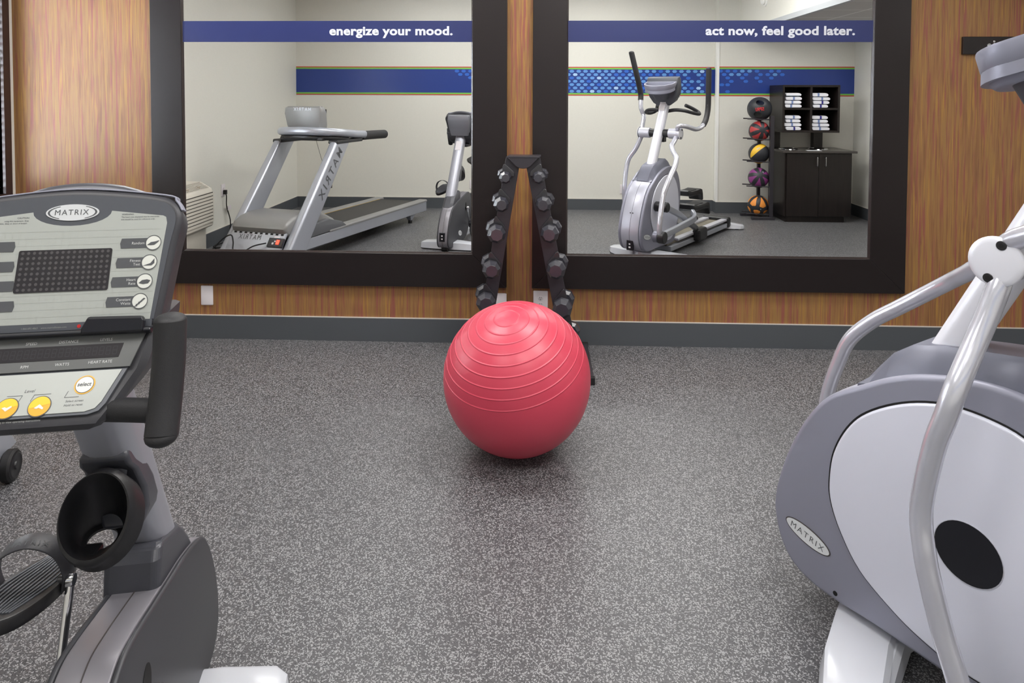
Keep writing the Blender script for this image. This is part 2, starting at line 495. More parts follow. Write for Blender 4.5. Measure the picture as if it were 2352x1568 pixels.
# soffit over the right side
so = MB()
SX, SZ = 2.62, 2.35
so.box(SX, XR, YJ, D, SZ + .05, HC, M['cream'])
so.box(SX + .02, XR, YJ, D, SZ + .002, SZ + .05, M['tile'])
struct(so.out('ceiling_soffit', smooth=None))
tr = MB(); tr.box(SX - .012, SX + .03, YJ, D, SZ, SZ + .055, M['trim_grey']); struct(tr.out('trim_1', smooth=None))
cg = MB(); cg.box(XJ - .012, XJ + .018, YJ - .075, YJ + .008, BZ, 2.28, M['guard']); struct(cg.out('trim_2', smooth=None))

# baseboards
def baseboard(name, segs):
    b = MB()
    for (x0, x1, y0, y1) in segs:
        b.box(x0, x1, y0, y1, 0, BZ, M['base'])
        b.box(x0, x1, y0, y1, BZ, BZ + .004, M['caulk'])
    return struct(b.out(name, smooth=None))
T = .012
baseboard('baseboard_front', [(XL + T, XR - T, D - T, D)])
baseboard('baseboard_back', [(XL + T, XJ - T, YB, YB + T), (XJ - T, XJ, YB, YJ + T), (XJ, XR - T, YJ, YJ + T)])
baseboard('baseboard_left', [(XL, XL + T, YB, D)])
baseboard('baseboard_right', [(XR - T, XR, YJ, D)])

# printed border on the back wall
bz0, bz1 = 1.545, 1.932
bd = MB()
def border(x0, x1, y, seed):
    for z0, z1, m in ((bz0, bz0 + .013, 'band_red'), (bz0 + .013, bz0 + .034, 'band_green'), (bz0 + .034, bz1 - .034, 'band_navy'), (bz1 - .034, bz1 - .013, 'band_green'), (bz1 - .013, bz1, 'band_red')):
        bd.box(x0, x1, y, y + .003, z0, z1, M[m])
border(XL, XJ - .001, YB, 1); border(XJ, XR, YJ, 2)
bd.box(XJ - .003, XJ, YB, YJ - .07, bz0 + .034, bz1 - .034, M['band_navy'])
bd.box(XJ - .003, XJ, YB, YJ - .07, bz0 + .013, bz0 + .034, M['band_green']); bd.box(XJ - .003, XJ, YB, YJ - .07, bz1 - .034, bz1 - .013, M['band_green'])
hexp = [(-.033, 0), (-.018, .0185), (.018, .0185), (.033, 0), (.018, -.0185), (-.018, -.0185)]
def hexagon(x, y, row, tone):
    z = bz1 - .034 - .026 - row * .0448
    bd.poly([(x + u, y + .0045, z + v) for u, v in hexp], M[tone])
pit = .0915
for row in range(7):
    for k in range(-16, 26):
        x = k * pit + (pit / 2 if row % 2 else 0) - .02
        if x < -1.12 or x > XJ - .04: continue
        if x < -.55:
            if row > 1 + (x + 1.12) * 9 or (row > 1 and x < -.98): continue
        q = rnd.random()
        if x > 1.7 and q > 1.0 - (x - 1.7) * 0.35: continue
        t = rnd.random()
        pa = .75 if x > 1.5 or x < -.3 else .3
        hexagon(x, YB, row, 'hex_a' if t < pa * .6 else ('hex_c' if t > .95 else 'hex_b'))
rows = {0: ([0, 1, 2, 3, 4, 5, 7, 8], [3, 4]), 1: ([0, 1, 2, 3, 5, 6, 7, 8], [1, 2, 7]), 2: ([1, 3, 5, 7], []), 3: ([1, 3, 5], []), 4: ([0.2, 1], []), 6: ([1], [])}
for row, (ks, lights) in rows.items():
    for k in ks:
        x = XJ + .035 + k * .094 + (.047 if row % 2 else 0)
        hexagon(x, YJ, row, 'hex_b' if k in lights else 'hex_a')
border_ob = bd.out('wall_border', back, smooth=None)

# window on the left wall, beside the mirror wall
wf = MB()
cw = .055
for (y0, y1, z0, z1) in ((WY0 - cw, WY0, WZ0 - cw, WZ1 + cw), (WY1, WY1 + cw, WZ0 - cw, WZ1 + cw), (WY0, WY1, WZ0 - cw, WZ0), (WY0, WY1, WZ1, WZ1 + cw)):
    wf.box(XL - .06, XL + .018, y0, y1, z0, z1, M['casing'])
win = struct(wf.out('window_1', smooth=None))
gl = MB(); gl.box(XL - .085, XL - .079, WY0, WY1, WZ0, WZ1, M['glass']); gl.out('window_pane', win, smooth=None)
bl = MB()
z = WZ0 + .03
while z < WZ1 - .03:
    bl.box(-.022, .022, WY0 + .01, WY1 - .01, -.001, .001, M['blind'], Matrix.Translation((XL - .03, 0, z)) @ Matrix.Rotation(D2R(-28), 4, 'Y')); z += .045
bl.box(XL - .05, XL - .01, WY0 + .01, WY1 - .01, WZ1 - .03, WZ1, M['blind'])
bl.out('window_blind', win, smooth=None)

# ------------------------------------------------------------------ framed mirrors
def wall_mirror(x0, x1, ix0, ix1, label, words, wx0, wx1, tone, banner_x):
    z0, z1, iz0, iz1 = .354, 2.56, .561, 2.35
    t = thing('framed_mirror', label, 'mirror', ((x0 + x1) / 2, D, z0))
    o = Vector(((x0 + x1) / 2, D, z0))
    L = lambda x, y, z: (x - o.x, y - o.y, z - o.z)
    fr = MB(); yf, yb = D - .032, D
    # four mitred members
    oc = [(x0, z0), (x1, z0), (x1, z1), (x0, z1)]; ic = [(ix0, iz0), (ix1, iz0), (ix1, iz1), (ix0, iz1)]
    for k in range(4):
        a, b, c, d = oc[k], oc[(k + 1) % 4], ic[(k + 1) % 4], ic[k]
        g = .00025
        q = [Vector(p) for p in (a, b, c, d)]
        ctr = sum(q, Vector((0, 0))) / 4
        q = [p + (ctr - p).normalized() * g for p in q]
        fr.loft([[L(p.x, yf, p.y) for p in q], [L(p.x, yb, p.y) for p in q]], M['frame'])
    fr.out('frame', t, smooth=None, bevel=(.002, 2))
    lip = MB(); w = .009
    il = [(ix0, iz0), (ix1, iz0), (ix1, iz1), (ix0, iz1)]; ii = [(ix0 + w, iz0 + w), (ix1 - w, iz0 + w), (ix1 - w, iz1 - w), (ix0 + w, iz1 - w)]
    for k in range(4):
        a, b, c, d = il[k], il[(k + 1) % 4], ii[(k + 1) % 4], ii[k]
        lip.loft([[L(a[0], D - .028, a[1]), L(b[0], D - .028, b[1]), L(b[0], D, b[1]), L(a[0], D, a[1])], [L(d[0], D - .016, d[1]), L(c[0], D - .016, c[1]), L(c[0], D, c[1]), L(d[0], D, d[1])]], M['lip'])
    lip.out('inner_lip', t, smooth=None)
    gm = MB(); gm.box(*[v for p in zip(L(ix0 + .004, D - .014, iz0 + .004), L(ix1 - .004, D - .004, iz1 - .004)) for v in p], M['mirror']); gm.out('mirror_glass', t, smooth=None)
    bn = MB(); bz = (1.868, 1.997)
    bn.box(*[v for p in zip(L(banner_x[0], D - .0205, bz[0]), L(banner_x[1], D - .0145, bz[1])) for v in p], M[tone])
    ba = bn.out('banner', t, smooth=None)
    ba['label'] = 'navy strip across the glass lettered in white'
    tx = MB(); tx.text(words, M['white_vinyl'], lambda u, v: L((wx0 + wx1) / 2 + u, D - .0212, 1.911 + v), width=wx1 - wx0, bold=.034, space=1.04, xscale=1.17)
    tx.out('lettering', ba, smooth=None)
    return t
wall_mirror(-2.423, -.197, -2.225, -.408, 'left of the two dark framed wall mirrors, lettered energize your mood', 'energize your mood.', -1.296, -.532, 'navy', (-2.228, -.412))
wall_mirror(-.04, 2.208, .168, 1.998, 'right of the two dark framed wall mirrors, lettered act now feel good later', 'act now, feel good later.', 1.001, 1.886, 'navy', (.172, 2.004))

# ------------------------------------------------------------------ wall plates
def wall_plate(name, label, mx, sockets=True, h=.124, w=.078):
    t = thing(name, label, 'outlet' if sockets else 'cover plate')
    t.matrix_world = mx
    b = MB(); b.prism(rrect(w, h, .006), 0, .007, lambda u, v, q: (u, -q, v), M['plate'], ch=.003); b.out('cover', t)
    if sockets:
        for s in (1, -1):
            f = MB(); f.prism([(u * 1.0, v * .82 + s * .0195) for u, v in ellipse(.0172, .0172, 24)], .006, .0085, lambda u, v, q: (u, -q, v), M['plate'], ch=.001)
            so_ = f.out('socket', t)
            sl = MB()
            for dx, hh in ((-.006, .008), (.006, .0065)): sl.box(dx - .0012, dx + .0012, -.0092, -.0084, s * .0195 + .001 - hh / 2 + .003, s * .0195 + .001 + hh / 2 + .003, M['slot'])
            sl.cyl((0, -.0084, s * .0195 - .008), (0, -.0092, s * .0195 - .008), .0022, M['slot'], 10)
            sl.out('socket_holes', so_, smooth=None)
    else:
        for q in (.042, -.042):
            s = MB(); s.cyl((0, -.0068, q), (0, -.0078, q), .003, M['plate'], 10); s.out('screw', t)
    return t
FR = lambda x, z: Matrix.Translation((x, D, z))
wall_plate('blank_cover_plate', 'white blank cover plate low on the striped wall beneath the left mirror', FR(-2.093, .273), False)
wall_plate('blank_cover_plate', 'white blank plate half hidden by the left leg of the dumbbell rack', FR(-.236, .252), False)
wall_plate('wall_outlet', 'white double outlet between the two legs of the dumbbell rack', FR(.014, .268), True, .13, .09)
BKM = lambda x, z: Matrix.Translation((x, YB, z)) @ Matrix.Rotation(PI, 4, 'Z')
wall_plate('wall_outlet', 'white outlet on the cream wall behind the elliptical, seen in the mirror', BKM(1.135, .282), True)
wall_plate('wall_outlet', 'white outlet on the cream wall behind the exercise bike, at the mirror edge', BKM(-.905, .33), True)
wall_plate('wall_outlet', 'white outlet on the side wall with a black plug in its lower socket', Matrix.Translation((XL, 1.33, .535)) @ Matrix.Rotation(PI / 2, 4, 'Z'), True, .13, .085)

# hook rail
hk = thing('coat_hook_rail', 'short dark coat hook rail high on the striped wall, partly behind the elliptical', 'hook rail', (2.52, D, 1.795))
b = MB(); b.box(0, .62, -.022, 0, 0, .105, M['frame']); b.out('board', hk, smooth=None, bevel=(.003, 2))
for x in (.145, .262, .379, .496):
    h = MB()
    h.cyl((x, -.022, .052), (x, -.030, .052), .012, M['steel'], 16)
    h.tube([(x, -.03, .052), (x, -.055, .046), (x, -.070, .058), (x, -.072, .07)], .0045, M['steel'], 8)
    h.sphere((x, -.072, .072), .0075, M['steel'], 12, 8)
    h.tube([(x, -.03, .04), (x, -.045, .02), (x, -.052, .03)], .004, M['steel'], 8)
    h.out('hook', hk)

# detector on the soffit face
dt = thing('smoke_detector', 'round white detector high on the soffit face, seen at the top of the right mirror', 'detector', (SX, .30, 2.66), -PI / 2)
b = MB(); Q = Matrix.Rotation(PI / 2, 4, 'X')
b.lathe([(.075, 0), (.075, .012), (.068, .016)], M['detector'], Q, 32, True, True); b.out('base', dt)
b = MB(); b.lathe([(.056, .015), (.056, .035), (.045, .048), (.0, .05)], M['detector'], Q, 32); b.out('dome', dt)

# ------------------------------------------------------------------ wall heating unit under the window
pt = thing('wall_air_conditioner', 'cream wall air conditioner with louvred front, low on the side wall', 'air conditioner', (XL, 2.05, 0))
b = MB()
prof = [(0, .30), (.235, .30), (.25, .315), (.25, .62), (.235, .66), (.13, .72), (0, .72)]
b.prism(prof, 0, 1.06, lambda u, v, w: (u, w, v), M['ptac'], ch=.012); b.out('housing', pt, smooth=40)
b = MB()
for k in range(9):
    z = .345 + k * .031
    b.box(.2502, .259, .012, 1.045, z, z + .022, M['ptac'], None)
    b.box(.249, .2515, .014, 1.045, z + .022, z + .031, M['ptac_dark'])
b.out('louvre_grille', pt, smooth=None)
b = MB()
for k in range(7):
    t = k / 6
    x = .225 - .085 * t; zz = .667 + .05 * t
    b.box(x - .0028, x + .0028, .05, 1.0, zz - .006, zz + .008, M['ptac'])
b.poly([(.228, .045, .667), (.228, 1.0, .667), (.138, 1.0, .7195), (.138, .045, .7195)], M['ptac_dark'])
for y in (.2, .4, .6, .8): b.box(.14, .226, y - .003, y + .003, .672, .70, M['ptac'])
b.out('top_vent', pt, smooth=None)
b = MB(); b.box(0, .20, .05, 1.0, 0, .30, M['ptac']); b.out('base_skirt', pt, smooth=None, bevel=(.004, 2))

# ------------------------------------------------------------------ dumbbell rack
RKL = [(-.188, 1.081, .035), (-.210, .930, .044), (-.2365, .764, .053), (-.265, .560, .052), (-.295, .374, .056), (-.325, .170, .058)]
RKR = [(-.002, 1.083, .036), (.026, .932, .045), (.061, .767, .052), (.099, .565, .054), (.135, .347, .057), (.168, .160, .058)]
rk = thing('dumbbell_rack', 'black upright rack of dumbbells standing against the wall between the two mirrors', 'dumbbell rack', (-.09, 3.9, 0))
rb = (-.09, 3.9, 0)
LL = lambda x, y, z: (x - rb[0], y - rb[1], z - rb[2])
def upright(side):
    if side < 0:
        outer = lambda z: -.187 - .156 * (1.195 - z); inner = lambda z: -.114 - .166 * (1.128 - z); rows = RKL; sh = -.012
    else:
        outer = lambda z: .005 + .195 * (1.196 - z); inner = lambda z: -.07 + .195 * (1.128 - z); rows = RKR; sh = .012
    b = MB()
    pts = [(outer(.036), .036), (inner(.036), .036), (inner(1.18), 1.18), (outer(1.19), 1.19)]
    for (x, z, r) in rows:
        cx = x + sh; w = .018
        if side < 0:
            pts += [(outer(z + w), z + w), (cx + w * .7, z + w), (cx + w, z), (cx + w * .7, z - w), (outer(z - w), z - w)]
        else:
            pts += [(outer(z + w), z + w), (cx - w * .7, z + w), (cx - w, z), (cx - w * .7, z - w), (outer(z - w), z - w)]
    b.prism(pts, 3.872, 3.928, lambda u, v, w: LL(u, w, v), M['rack'])
    b.out('upright', rk, smooth=None, bevel=(.0015, 1))
    for (x, z, r) in rows:
        cx = x + sh; s = side
        hb = MB()
        h_ = r + .037
        o = [(x + s * .020, z + .002), (x + s * .020, z + h_ - .020), (x + s * .015, z + h_ - .006), (x + s * .007, z + h_), (x - s * .001, z + h_ - .004), (x - s * .044, z + .030), (x - s * .048, z + .022), (x - s * .048, z + .002)]
        hb.prism(o, 3.853, 3.868, lambda u, v, w: LL(u, w, v), M['cradle'])
        hb.out('cradle', rk, smooth=None, bevel=(.0022, 2))
upright(-1); upright(1)
b = MB()
b.loft([[LL(x, y, z) for x, y, z in q] for q in ([(-.183, 3.845, 1.187), (.003, 3.845, 1.187), (.012, 3.96, 1.187), (-.172, 3.96, 1.187)], [(-.183, 3.845, 1.199), (.003, 3.845, 1.199), (.012, 3.96, 1.199), (-.172, 3.96, 1.199)])], M['rack'])
fl_ = [(-.181, 1.192), (-.130, 1.140), (-.110, 1.130), (-.09, 1.128), (-.07, 1.130), (-.050, 1.140), (.001, 1.192)]
b.prism(fl_, 3.846, 3.858, lambda u, v, w: LL(u, w, v), M['rack'])
b.out('top_bracket', rk, smooth=None, bevel=(.002, 1))
for x0, x1 in ((-.46, -.33), (.215, .30)):
    b = MB(); b.box(*[v for p in zip(LL(x0, 3.61, 0), LL(x1, 4.13, .036)) for v in p], M['rack'])
    b.out('foot', rk, smooth=None, bevel=(.003, 2))
    for y in (3.60, 4.105):
        b = MB(); b.box(*[v for p in zip(LL(x0 - .004, y, 0), LL(x1 + .004, y + .03, .04)) for v in p], M['rubber'])
        b.out('foot_cap', rk, smooth=None, bevel=(.003, 2))

def dumbbell(name, label, loc, rz, r):
    t = thing(name, label, 'dumbbell', loc, rz, 'hex dumbbells on the rack')
    lh = .05 + r * .5; gap = .0535
    for s in (-1, 1):
        b = MB()
        def ring(q, y): return [(q * math.cos(2 * PI * k / 8 + .15), s * y, q * math.sin(2 * PI * k / 8 + .15)) for k in range(8)]
        b.loft([ring(r * .72, gap), ring(r, gap + lh * .22), ring(r, gap + lh * .62), ring(r * .66, gap + lh)], M['iron'])
        b.out('dumbbell_head', t, smooth=None, bevel=(.0008, 1))
    h = MB(); h.cyl((0, -gap - .004, 0), (0, gap + .004, 0), .0125, M['steel'], 16); h.out('handle', t)
    return t
words = ['topmost', 'second from the top', 'third from the top', 'fourth from the top', 'fifth from the top', 'lowest']
for side, rows in ((-1, RKL), (1, RKR)):
    for i, (x, z, r) in enumerate(rows):
        if side < 0 and i == 5: continue
        a = D2R(9) * (-side) * -1
        dumbbell('dumbbell', '%s black dumbbell on the rack leg %s' % (words[i], 'toward the bike' if side < 0 else 'toward the elliptical'), (x + side * .012, 3.90, z), D2R(7) * (1 if side < 0 else -1), r)

# ------------------------------------------------------------------ exercise ball
bc = Vector((-.0912, 2.9223, .3198)); br = .3198
t = thing('exercise_ball', 'large pink ridged exercise ball on the speckled floor', 'exercise ball', (bc.x, bc.y, 0))
pole = Vector((-.1305, -.3402, .9313)).normalized()
mx = Matrix.Translation((0, 0, br)) @ Vector((0, 0, 1)).rotation_difference(pole).to_matrix().to_4x4()
ridges = [9.5, 17, 24.5, 32.2, 40, 47.6, 55.1, 62.5, 70.2]
ang = sorted(set([float(a) for a in range(2, 180, 3) if min(abs(a - r) for r in ridges) > 1.0] + [r + d for r in ridges for d in (-.9, -.5, -.34, -.17, 0, .17, .34, .5, .9)]))
prof = []
for a in ang:
    h = max([0] + [.0017 * max(0, 1 - (abs(a - r) / .5) ** 2) for r in ridges])
    prof.append(((br - .0014 + h) * math.sin(D2R(a)), (br - .0014 + h) * math.cos(D2R(a))))
b = MB(); b.lathe([(0.0005, br - .0014)] + prof + [(0.0005, -br + .0014)], M['ball'], mx, 96)
b.out('ball_skin', t, smooth=60)

# ------------------------------------------------------------------ towel station in the corner
CX = 3.415
cb = thing('base_cabinet', 'dark two door base cabinet in the corner, below the towel cubbies', 'cabinet', (CX, -.70, 0))
K = lambda x0, x1, y0, y1, z0, z1: (x0 - CX, x1 - CX, y0 + .70, y1 + .70, z0, z1)
b = MB(); b.box(*K(3.01, 3.82, -.69, -.10, .07, .852), M['wood']); b.out('carcass', cb, smooth=None, bevel=(.002, 1))
b = MB(); b.box(*K(3.03, 3.74, -.66, -.115, 0, .0695), M['wood']); b.out('plinth', cb, smooth=None)
for x0, x1, hx in ((3.03, 3.4135, 3.385), (3.4165, 3.80, 3.487)):
    b = MB(); b.box(*K(x0, x1, -.0995, -.08, .075, .845), M['wood']); d = b.out('door', cb, smooth=None, bevel=(.0015, 1))
    h = MB(); q = lambda x, y, z: (x - CX, y + .70, z)
    h.tube([q(hx, -.081, .69), q(hx, -.05, .695), q(hx, -.045, .72), q(hx, -.045, .78), q(hx, -.05, .80), q(hx, -.081, .805)], .006, M['steel'], 10, 4)
    h.out('handle', d)
ct = MB(); ct.box(-.445, .445, -.33, .33, 0, .026, M['counter']); o = ct.out('countertop', None, smooth=None, bevel=(.003, 2), loc=(3.415, -.374, .8535))
tag(o, 'dark laminate worktop resting on the corner base cabinet', 'worktop')
cu = thing('towel_cubby', 'dark open four compartment cubby holding towels, raised on two posts above the worktop', 'shelf unit', (3.36, -.705, .881))
K2 = lambda x0, x1, y0, y1, z0, z1: (x0 - 3.36, x1 - 3.36, y0 + .705, y1 + .705, z0 - .881, z1 - .881)
b = MB(); t_ = .026
b.box(*K2(3.015, 3.715, -.705, -.22, 1.659, 1.685), M['wood']); b.box(*K2(3.015, 3.715, -.705, -.22, 1.095, 1.121), M['wood'])
b.box(*K2(3.015, 3.041, -.705, -.22, 1.1215, 1.6585), M['wood']); b.box(*K2(3.689, 3.715, -.705, -.22, 1.1215, 1.6585), M['wood'])
b.out('cubby_case', cu, smooth=None, bevel=(.0015, 1))
b = MB(); b.box(*K2(3.0415, 3.6885, -.704, -.69, 1.1215, 1.6585), M['wood']); b.out('back_panel', cu, smooth=None)
b = MB(); b.box(*K2(3.353, 3.379, -.6895, -.222, 1.1215, 1.6585), M['wood']); b.out('divider', cu, smooth=None, bevel=(.001, 1))
for x0, x1 in ((3.0415, 3.3525), (3.3795, 3.6885)):
    b = MB(); b.box(*K2(x0, x1, -.6895, -.224, 1.377, 1.401), M['wood']); b.out('shelf', cu, smooth=None, bevel=(.001, 1))
for x0, x1 in ((3.055, 3.125), (3.55, 3.665)):
    b = MB(); b.box(*K2(x0, x1, -.70, -.60, .881, 1.0945), M['wood']); b.out('support_post', cu, smooth=None, bevel=(.002, 1))

def towel(label, loc, rz, w, h, stripe, soff, group, hem=False):
    t = thing('folded_towel', label, 'towel', loc, rz, group)
    L_ = .36
    b = MB()
    n = 9
    # soft rolled slab: stadium section in (x,z), slight sag along y
    rings = []
    for k in range(n):
        f = k / (n - 1); y = (f - .5) * L_
        e = min(1.0, .55 + 2.6 * min(f, 1 - f)) if 0 < f < 1 else .5
        o = rrect(w * (.96 + .04 * e), h * (.62 + .38 * e), min(h * .42, .022), 5)
        rings.append([(u + .003 * math.sin(f * 9 + v * 60), y, v + h / 2 + .002 * math.sin(u * 40 + f * 7) * (1 if v > 0 else 0)) for u, v in o])
    b.loft(rings, M['towel']); b.out('towel_cloth', t, smooth=60)
    if hem:
        s = MB(); s.box(-w / 2 + .01, w / 2 - .015, L_ / 2 - .012, L_ / 2 + .003, .004, .010, M['hem']); s.out('hem', t, smooth=None)
    else:
        s = MB()
        rr = []
        for f in (.62, .8, .93, 1.0):
            y = (f - .5) * L_
            e = min(1.0, .55 + 2.6 * min(f, 1 - f)) if f < 1 else .5
            o = rrect(.020, h * (.62 + .38 * e) + .004, min(h * .2, .006), 3)
            rr.append([(soff + u, y + (.0035 if f == 1 else 0), v + h / 2) for u, v in o])
        s.loft(rr, M[stripe]); s.out('stripe', t, smooth=60)
    return t
cells = [('upper left', 3.155, 1.4015, ['stripe_l', 'stripe_l', 'stripe_l', None]), ('upper right', 3.49, 1.4015, ['stripe_d', 'stripe_d', 'stripe_l', 'stripe_l']),
         ('lower left', 3.152, 1.1215, ['stripe_d', 'stripe_l', 'stripe_l', 'stripe_l']), ('lower right', 3.488, 1.1215, ['stripe_l', 'stripe_l', 'stripe_l', 'stripe_d'])]
order = ['bottom', 'second', 'third', 'top']
for cname, x, z, st in cells:
    zz = z + .0003
    for k in range(4):
        h = .043 + .004 * rnd.random(); w = .185 + .035 * rnd.random()
        s = st[k]
        desc = 'with a dark green hem' if s is None else ('with a navy stripe' if s == 'stripe_d' else 'with a pale blue stripe')
        towel('white towel %s, %s of four in the %s cubby' % (desc, order[k], cname), (x + rnd.uniform(-.006, .008), -.425 + rnd.uniform(-.008, .008), zz), D2R(rnd.uniform(-2, 2)), w, h, s, rnd.uniform(-.03, .02), 'towels in the %s cubby' % cname, s is None)
        zz += h + .0026
for x, lab in ((3.155, 'round steel rimmed opening in the worktop nearest the ball tree'), (3.52, 'round steel rimmed opening in the worktop farther from the ball tree')):
    t = thing('steel_rim', lab, 'steel rim', (x, -.38, .8798))
    b = MB(); b.lathe([(.078, .0005), (.084, .012), (.092, .016), (.106, .014), (.118, .004), (.12, 0)], M['chrome'], None, 40); b.out('flange', t)
    b = MB(); b.lathe([(.0, .0006), (.083, .0006), (.083, .0012), (.0, .0012)], M['void'], None, 32); b.out('opening', t, smooth=None)
b = MB(); b.box(-.085, .085, -.05, .05, 0, .0012, M['paper']); tag(b.out('paper_sheet', None, smooth=None, loc=(3.37, -.13, .8798), rot=(0, 0, .12)), 'white paper sheet lying on the worktop front edge between the steel rims', 'paper')

# ------------------------------------------------------------------ medicine ball tree
PX, PY = 2.775, -.35
mt = thing('medicine_ball_rack', 'tall black stand holding five medicine balls beside the dark cabinet', 'ball rack', (PX, PY, 0))
b = MB(); b.box(.10, .145, .085, .13, .034, 1.30, M['rack']); b.out('upright', mt, smooth=None, bevel=(.002, 1))
b = MB(); b.box(.035, .075, -.195, -.155, .034, 1.30, M['rack']); b.out('upright', mt, smooth=None, bevel=(.002, 1))
b = MB(); b.box(-.115, .16, .085, .14, 0, .034, M['rack']); b.box(-.17, .12, -.20, -.15, 0, .034, M['rack']); b.box(.04, .10, -.15, .085, 0.004, .03, M['rack']); b.out('base', mt, smooth=None, bevel=(.002, 1))
b = MB(); b.box(.06, .135, -.155, .085, 1.05, 1.11, M['rack']); cb_ = b.out('cross_plate', mt, smooth=None)
balls = [(1.385, .150), (1.104, .127), (.824, .127), (.514, .127), (.166, .127)]
for z, r in balls[:4] + balls[4:]:
    g = .088; zr = z - math.sqrt(r * r - g * g) - .0095
    for s in (1, -1):
        b = MB()
        yp = .10 if s > 0 else -.165
        b.tube([(.11 if s > 0 else .05, yp, zr), (.02, s * g, zr), (-.06, s * g, zr + .003), (-.175, s * g, zr + .008)], .0075, M['rack'], 8, 4)
        b.out('support_arm', mt)
def grip_holes(bo, r):
    # two tunnels under the skin, each leaving a handle
    cut = MB()
    for d, ax in (((.10, .30, .93), (-.42, .88, -.14)), ((-.30, .22, -.92), (-.25, .93, .2))):
        d = Vector(d).normalized(); ax = Vector(ax); ax = (ax - d * ax.dot(d)).normalized(); sd = d.cross(ax)
        c = d * r * .70
        ring = lambda q: [c + ax * q + sd * .050 * math.cos(2 * PI * k / 24) + d * .026 * math.sin(2 * PI * k / 24) for k in range(24)]
        cut.loft([ring(-.2), ring(.2)], M['void'])
    co = cut.out('cutter_tmp', None, smooth=None)
    md = bo.modifiers.new('Bool', 'BOOLEAN'); md.object = co; md.operation = 'DIFFERENCE'; md.solver = 'EXACT'
    co.location = bo.parent.location
    bpy.context.view_layer.update()
    me = bpy.data.meshes.new_from_object(bo.evaluated_get(bpy.context.evaluated_depsgraph_get()))
    bo.modifiers.clear(); bo.data = me
    bpy.data.objects.remove(co)
    me.set_sharp_from_angle(angle=D2R(50))
def med_ball(label, z, r, m, rot, kind):
    t = thing('medicine_ball', label, 'medicine ball', (PX, PY, z), 0, 'medicine balls on the stand')
    R3 = Matrix.Rotation(rot[2], 4, 'Z') @ Matrix.Rotation(rot[1], 4, 'Y') @ Matrix.Rotation(rot[0], 4, 'X')
    b = MB(); seg, ring = 120, 60
    V = []
    for i in range(ring + 1):
        th = PI * i / ring
        V.append([(math.sin(th) * math.cos(2 * PI * k / seg), math.sin(th) * math.sin(2 * PI * k / seg), math.cos(th)) for k in range(seg)])
    pet = MB()
    vs = [[b.bm.verts.new(R3 @ Vector(p) * r) for p in row] for row in V[1:-1]]
    for i in range(len(vs) - 1):
        for k in range(seg):
            b.face([vs[i][k], vs[i + 1][k], vs[i + 1][(k + 1) % seg], vs[i][(k + 1) % seg]], M['mb_black'])
    tp = b.bm.verts.new(R3 @ Vector((0, 0, r))); bt = b.bm.verts.new(R3 @ Vector((0, 0, -r)))
    for k in range(seg):
        b.face([tp, vs[0][k], vs[0][(k + 1) % seg]], M['mb_black']); b.face([bt, vs[-1][(k + 1) % seg], vs[-1][k]], M['mb_black'])
    bo = b.out('ball_skin', t, smooth=50)
    if kind == 'grip': grip_holes(bo, r)
    if kind != 'grip':
        for s in (1, -1):
            for k in range(6 if kind == 'petal' else 3):
                p = MB(); a0 = 2 * PI * k / (6 if kind == 'petal' else 3) + (0 if s > 0 else PI / 6)
                if kind == 'band' and s < 0: continue
                pts = []; n = 14
                th0, th1 = (D2R(18), D2R(82)) if kind == 'petal' else (D2R(15), D2R(165))
                left, right = [], []
                for q in range(n + 1):
                    f = q / n; th = th0 + (th1 - th0) * f
                    wd = (D2R(5) + D2R(17) * f ** .8) * math.sqrt(max(0, 1 - max(0, (f - .82) / .18) ** 2)) if kind == 'petal' else D2R(24) * math.sin(PI * f) ** .8
                    wd = max(wd, D2R(.3)) if kind == 'petal' else max(wd, D2R(.5)) / max(.35, math.sin(th)) * .75
                    for lst, sg in ((left, 1), (right, -1)):
                        ph = a0 + sg * wd
                        lst.append(R3 @ (Vector((math.sin(th) * math.cos(ph), math.sin(th) * math.sin(ph), s * math.cos(th))) * (r + .0012)))
                # strips across so that the petal follows the sphere
                m_ = 8
                prev = None
                for l, q in zip(left, right):
                    row = [p.bm.verts.new((l.lerp(q, j / m_)).normalized() * (r + .0012)) for j in range(m_ + 1)]
                    if prev:
                        for j in range(m_): p.face([prev[j], prev[j + 1], row[j + 1], row[j]], M[m])
                    prev = row
                p.out('coloured_panel', t, smooth=60)
    return t
def ball_text(t, body, m, r, d, h, roll=0):
    d = Vector(d).normalized(); u = Vector((0, 0, 1)).cross(d).normalized(); v = d.cross(u)
    u, v = u * math.cos(roll) + v * math.sin(roll), v * math.cos(roll) - u * math.sin(roll)
    b = MB(); b.text(body, m, lambda a, c: (d + (u * a + v * (c - h / 2)) / r).normalized() * (r + .0016), height=h, bold=.02)
    b.out('lettering', t, smooth=None)
b1 = med_ball('black medicine ball with grip holes and red lettering, topmost on the stand', balls[0][0], .150, 'mb_black', (0, 0, 0), 'grip')
ball_text(b1, 'SPRI', M['spri_red'], .150, (-.27, .95, .0), .044, -.12)
b2 = med_ball('black medicine ball with red panels, second from the top of the stand', balls[1][0], .127, 'mb_red', (D2R(-80), D2R(8), 0), 'petal')
b3 = med_ball('black medicine ball with yellow bands, middle of the stand', balls[2][0], .127, 'mb_yellow', (D2R(20), D2R(50), D2R(20)), 'band')
ball_text(b3, 'SPRI', M['white_vinyl'], .1275, (-.3, .8, .55), .018, -.6)
b4 = med_ball('black medicine ball with purple panels, second from the bottom of the stand', balls[3][0], .127, 'mb_purple', (D2R(-65), D2R(-20), 0), 'petal')
ball_text(b4, '8', M['white_vinyl'], .1275, (.2, .75, .65), .018)
b5 = med_ball('black medicine ball with orange panels, lowest on the stand', balls[4][0], .127, 'mb_orange', (D2R(-12), D2R(8), D2R(20)), 'petal')
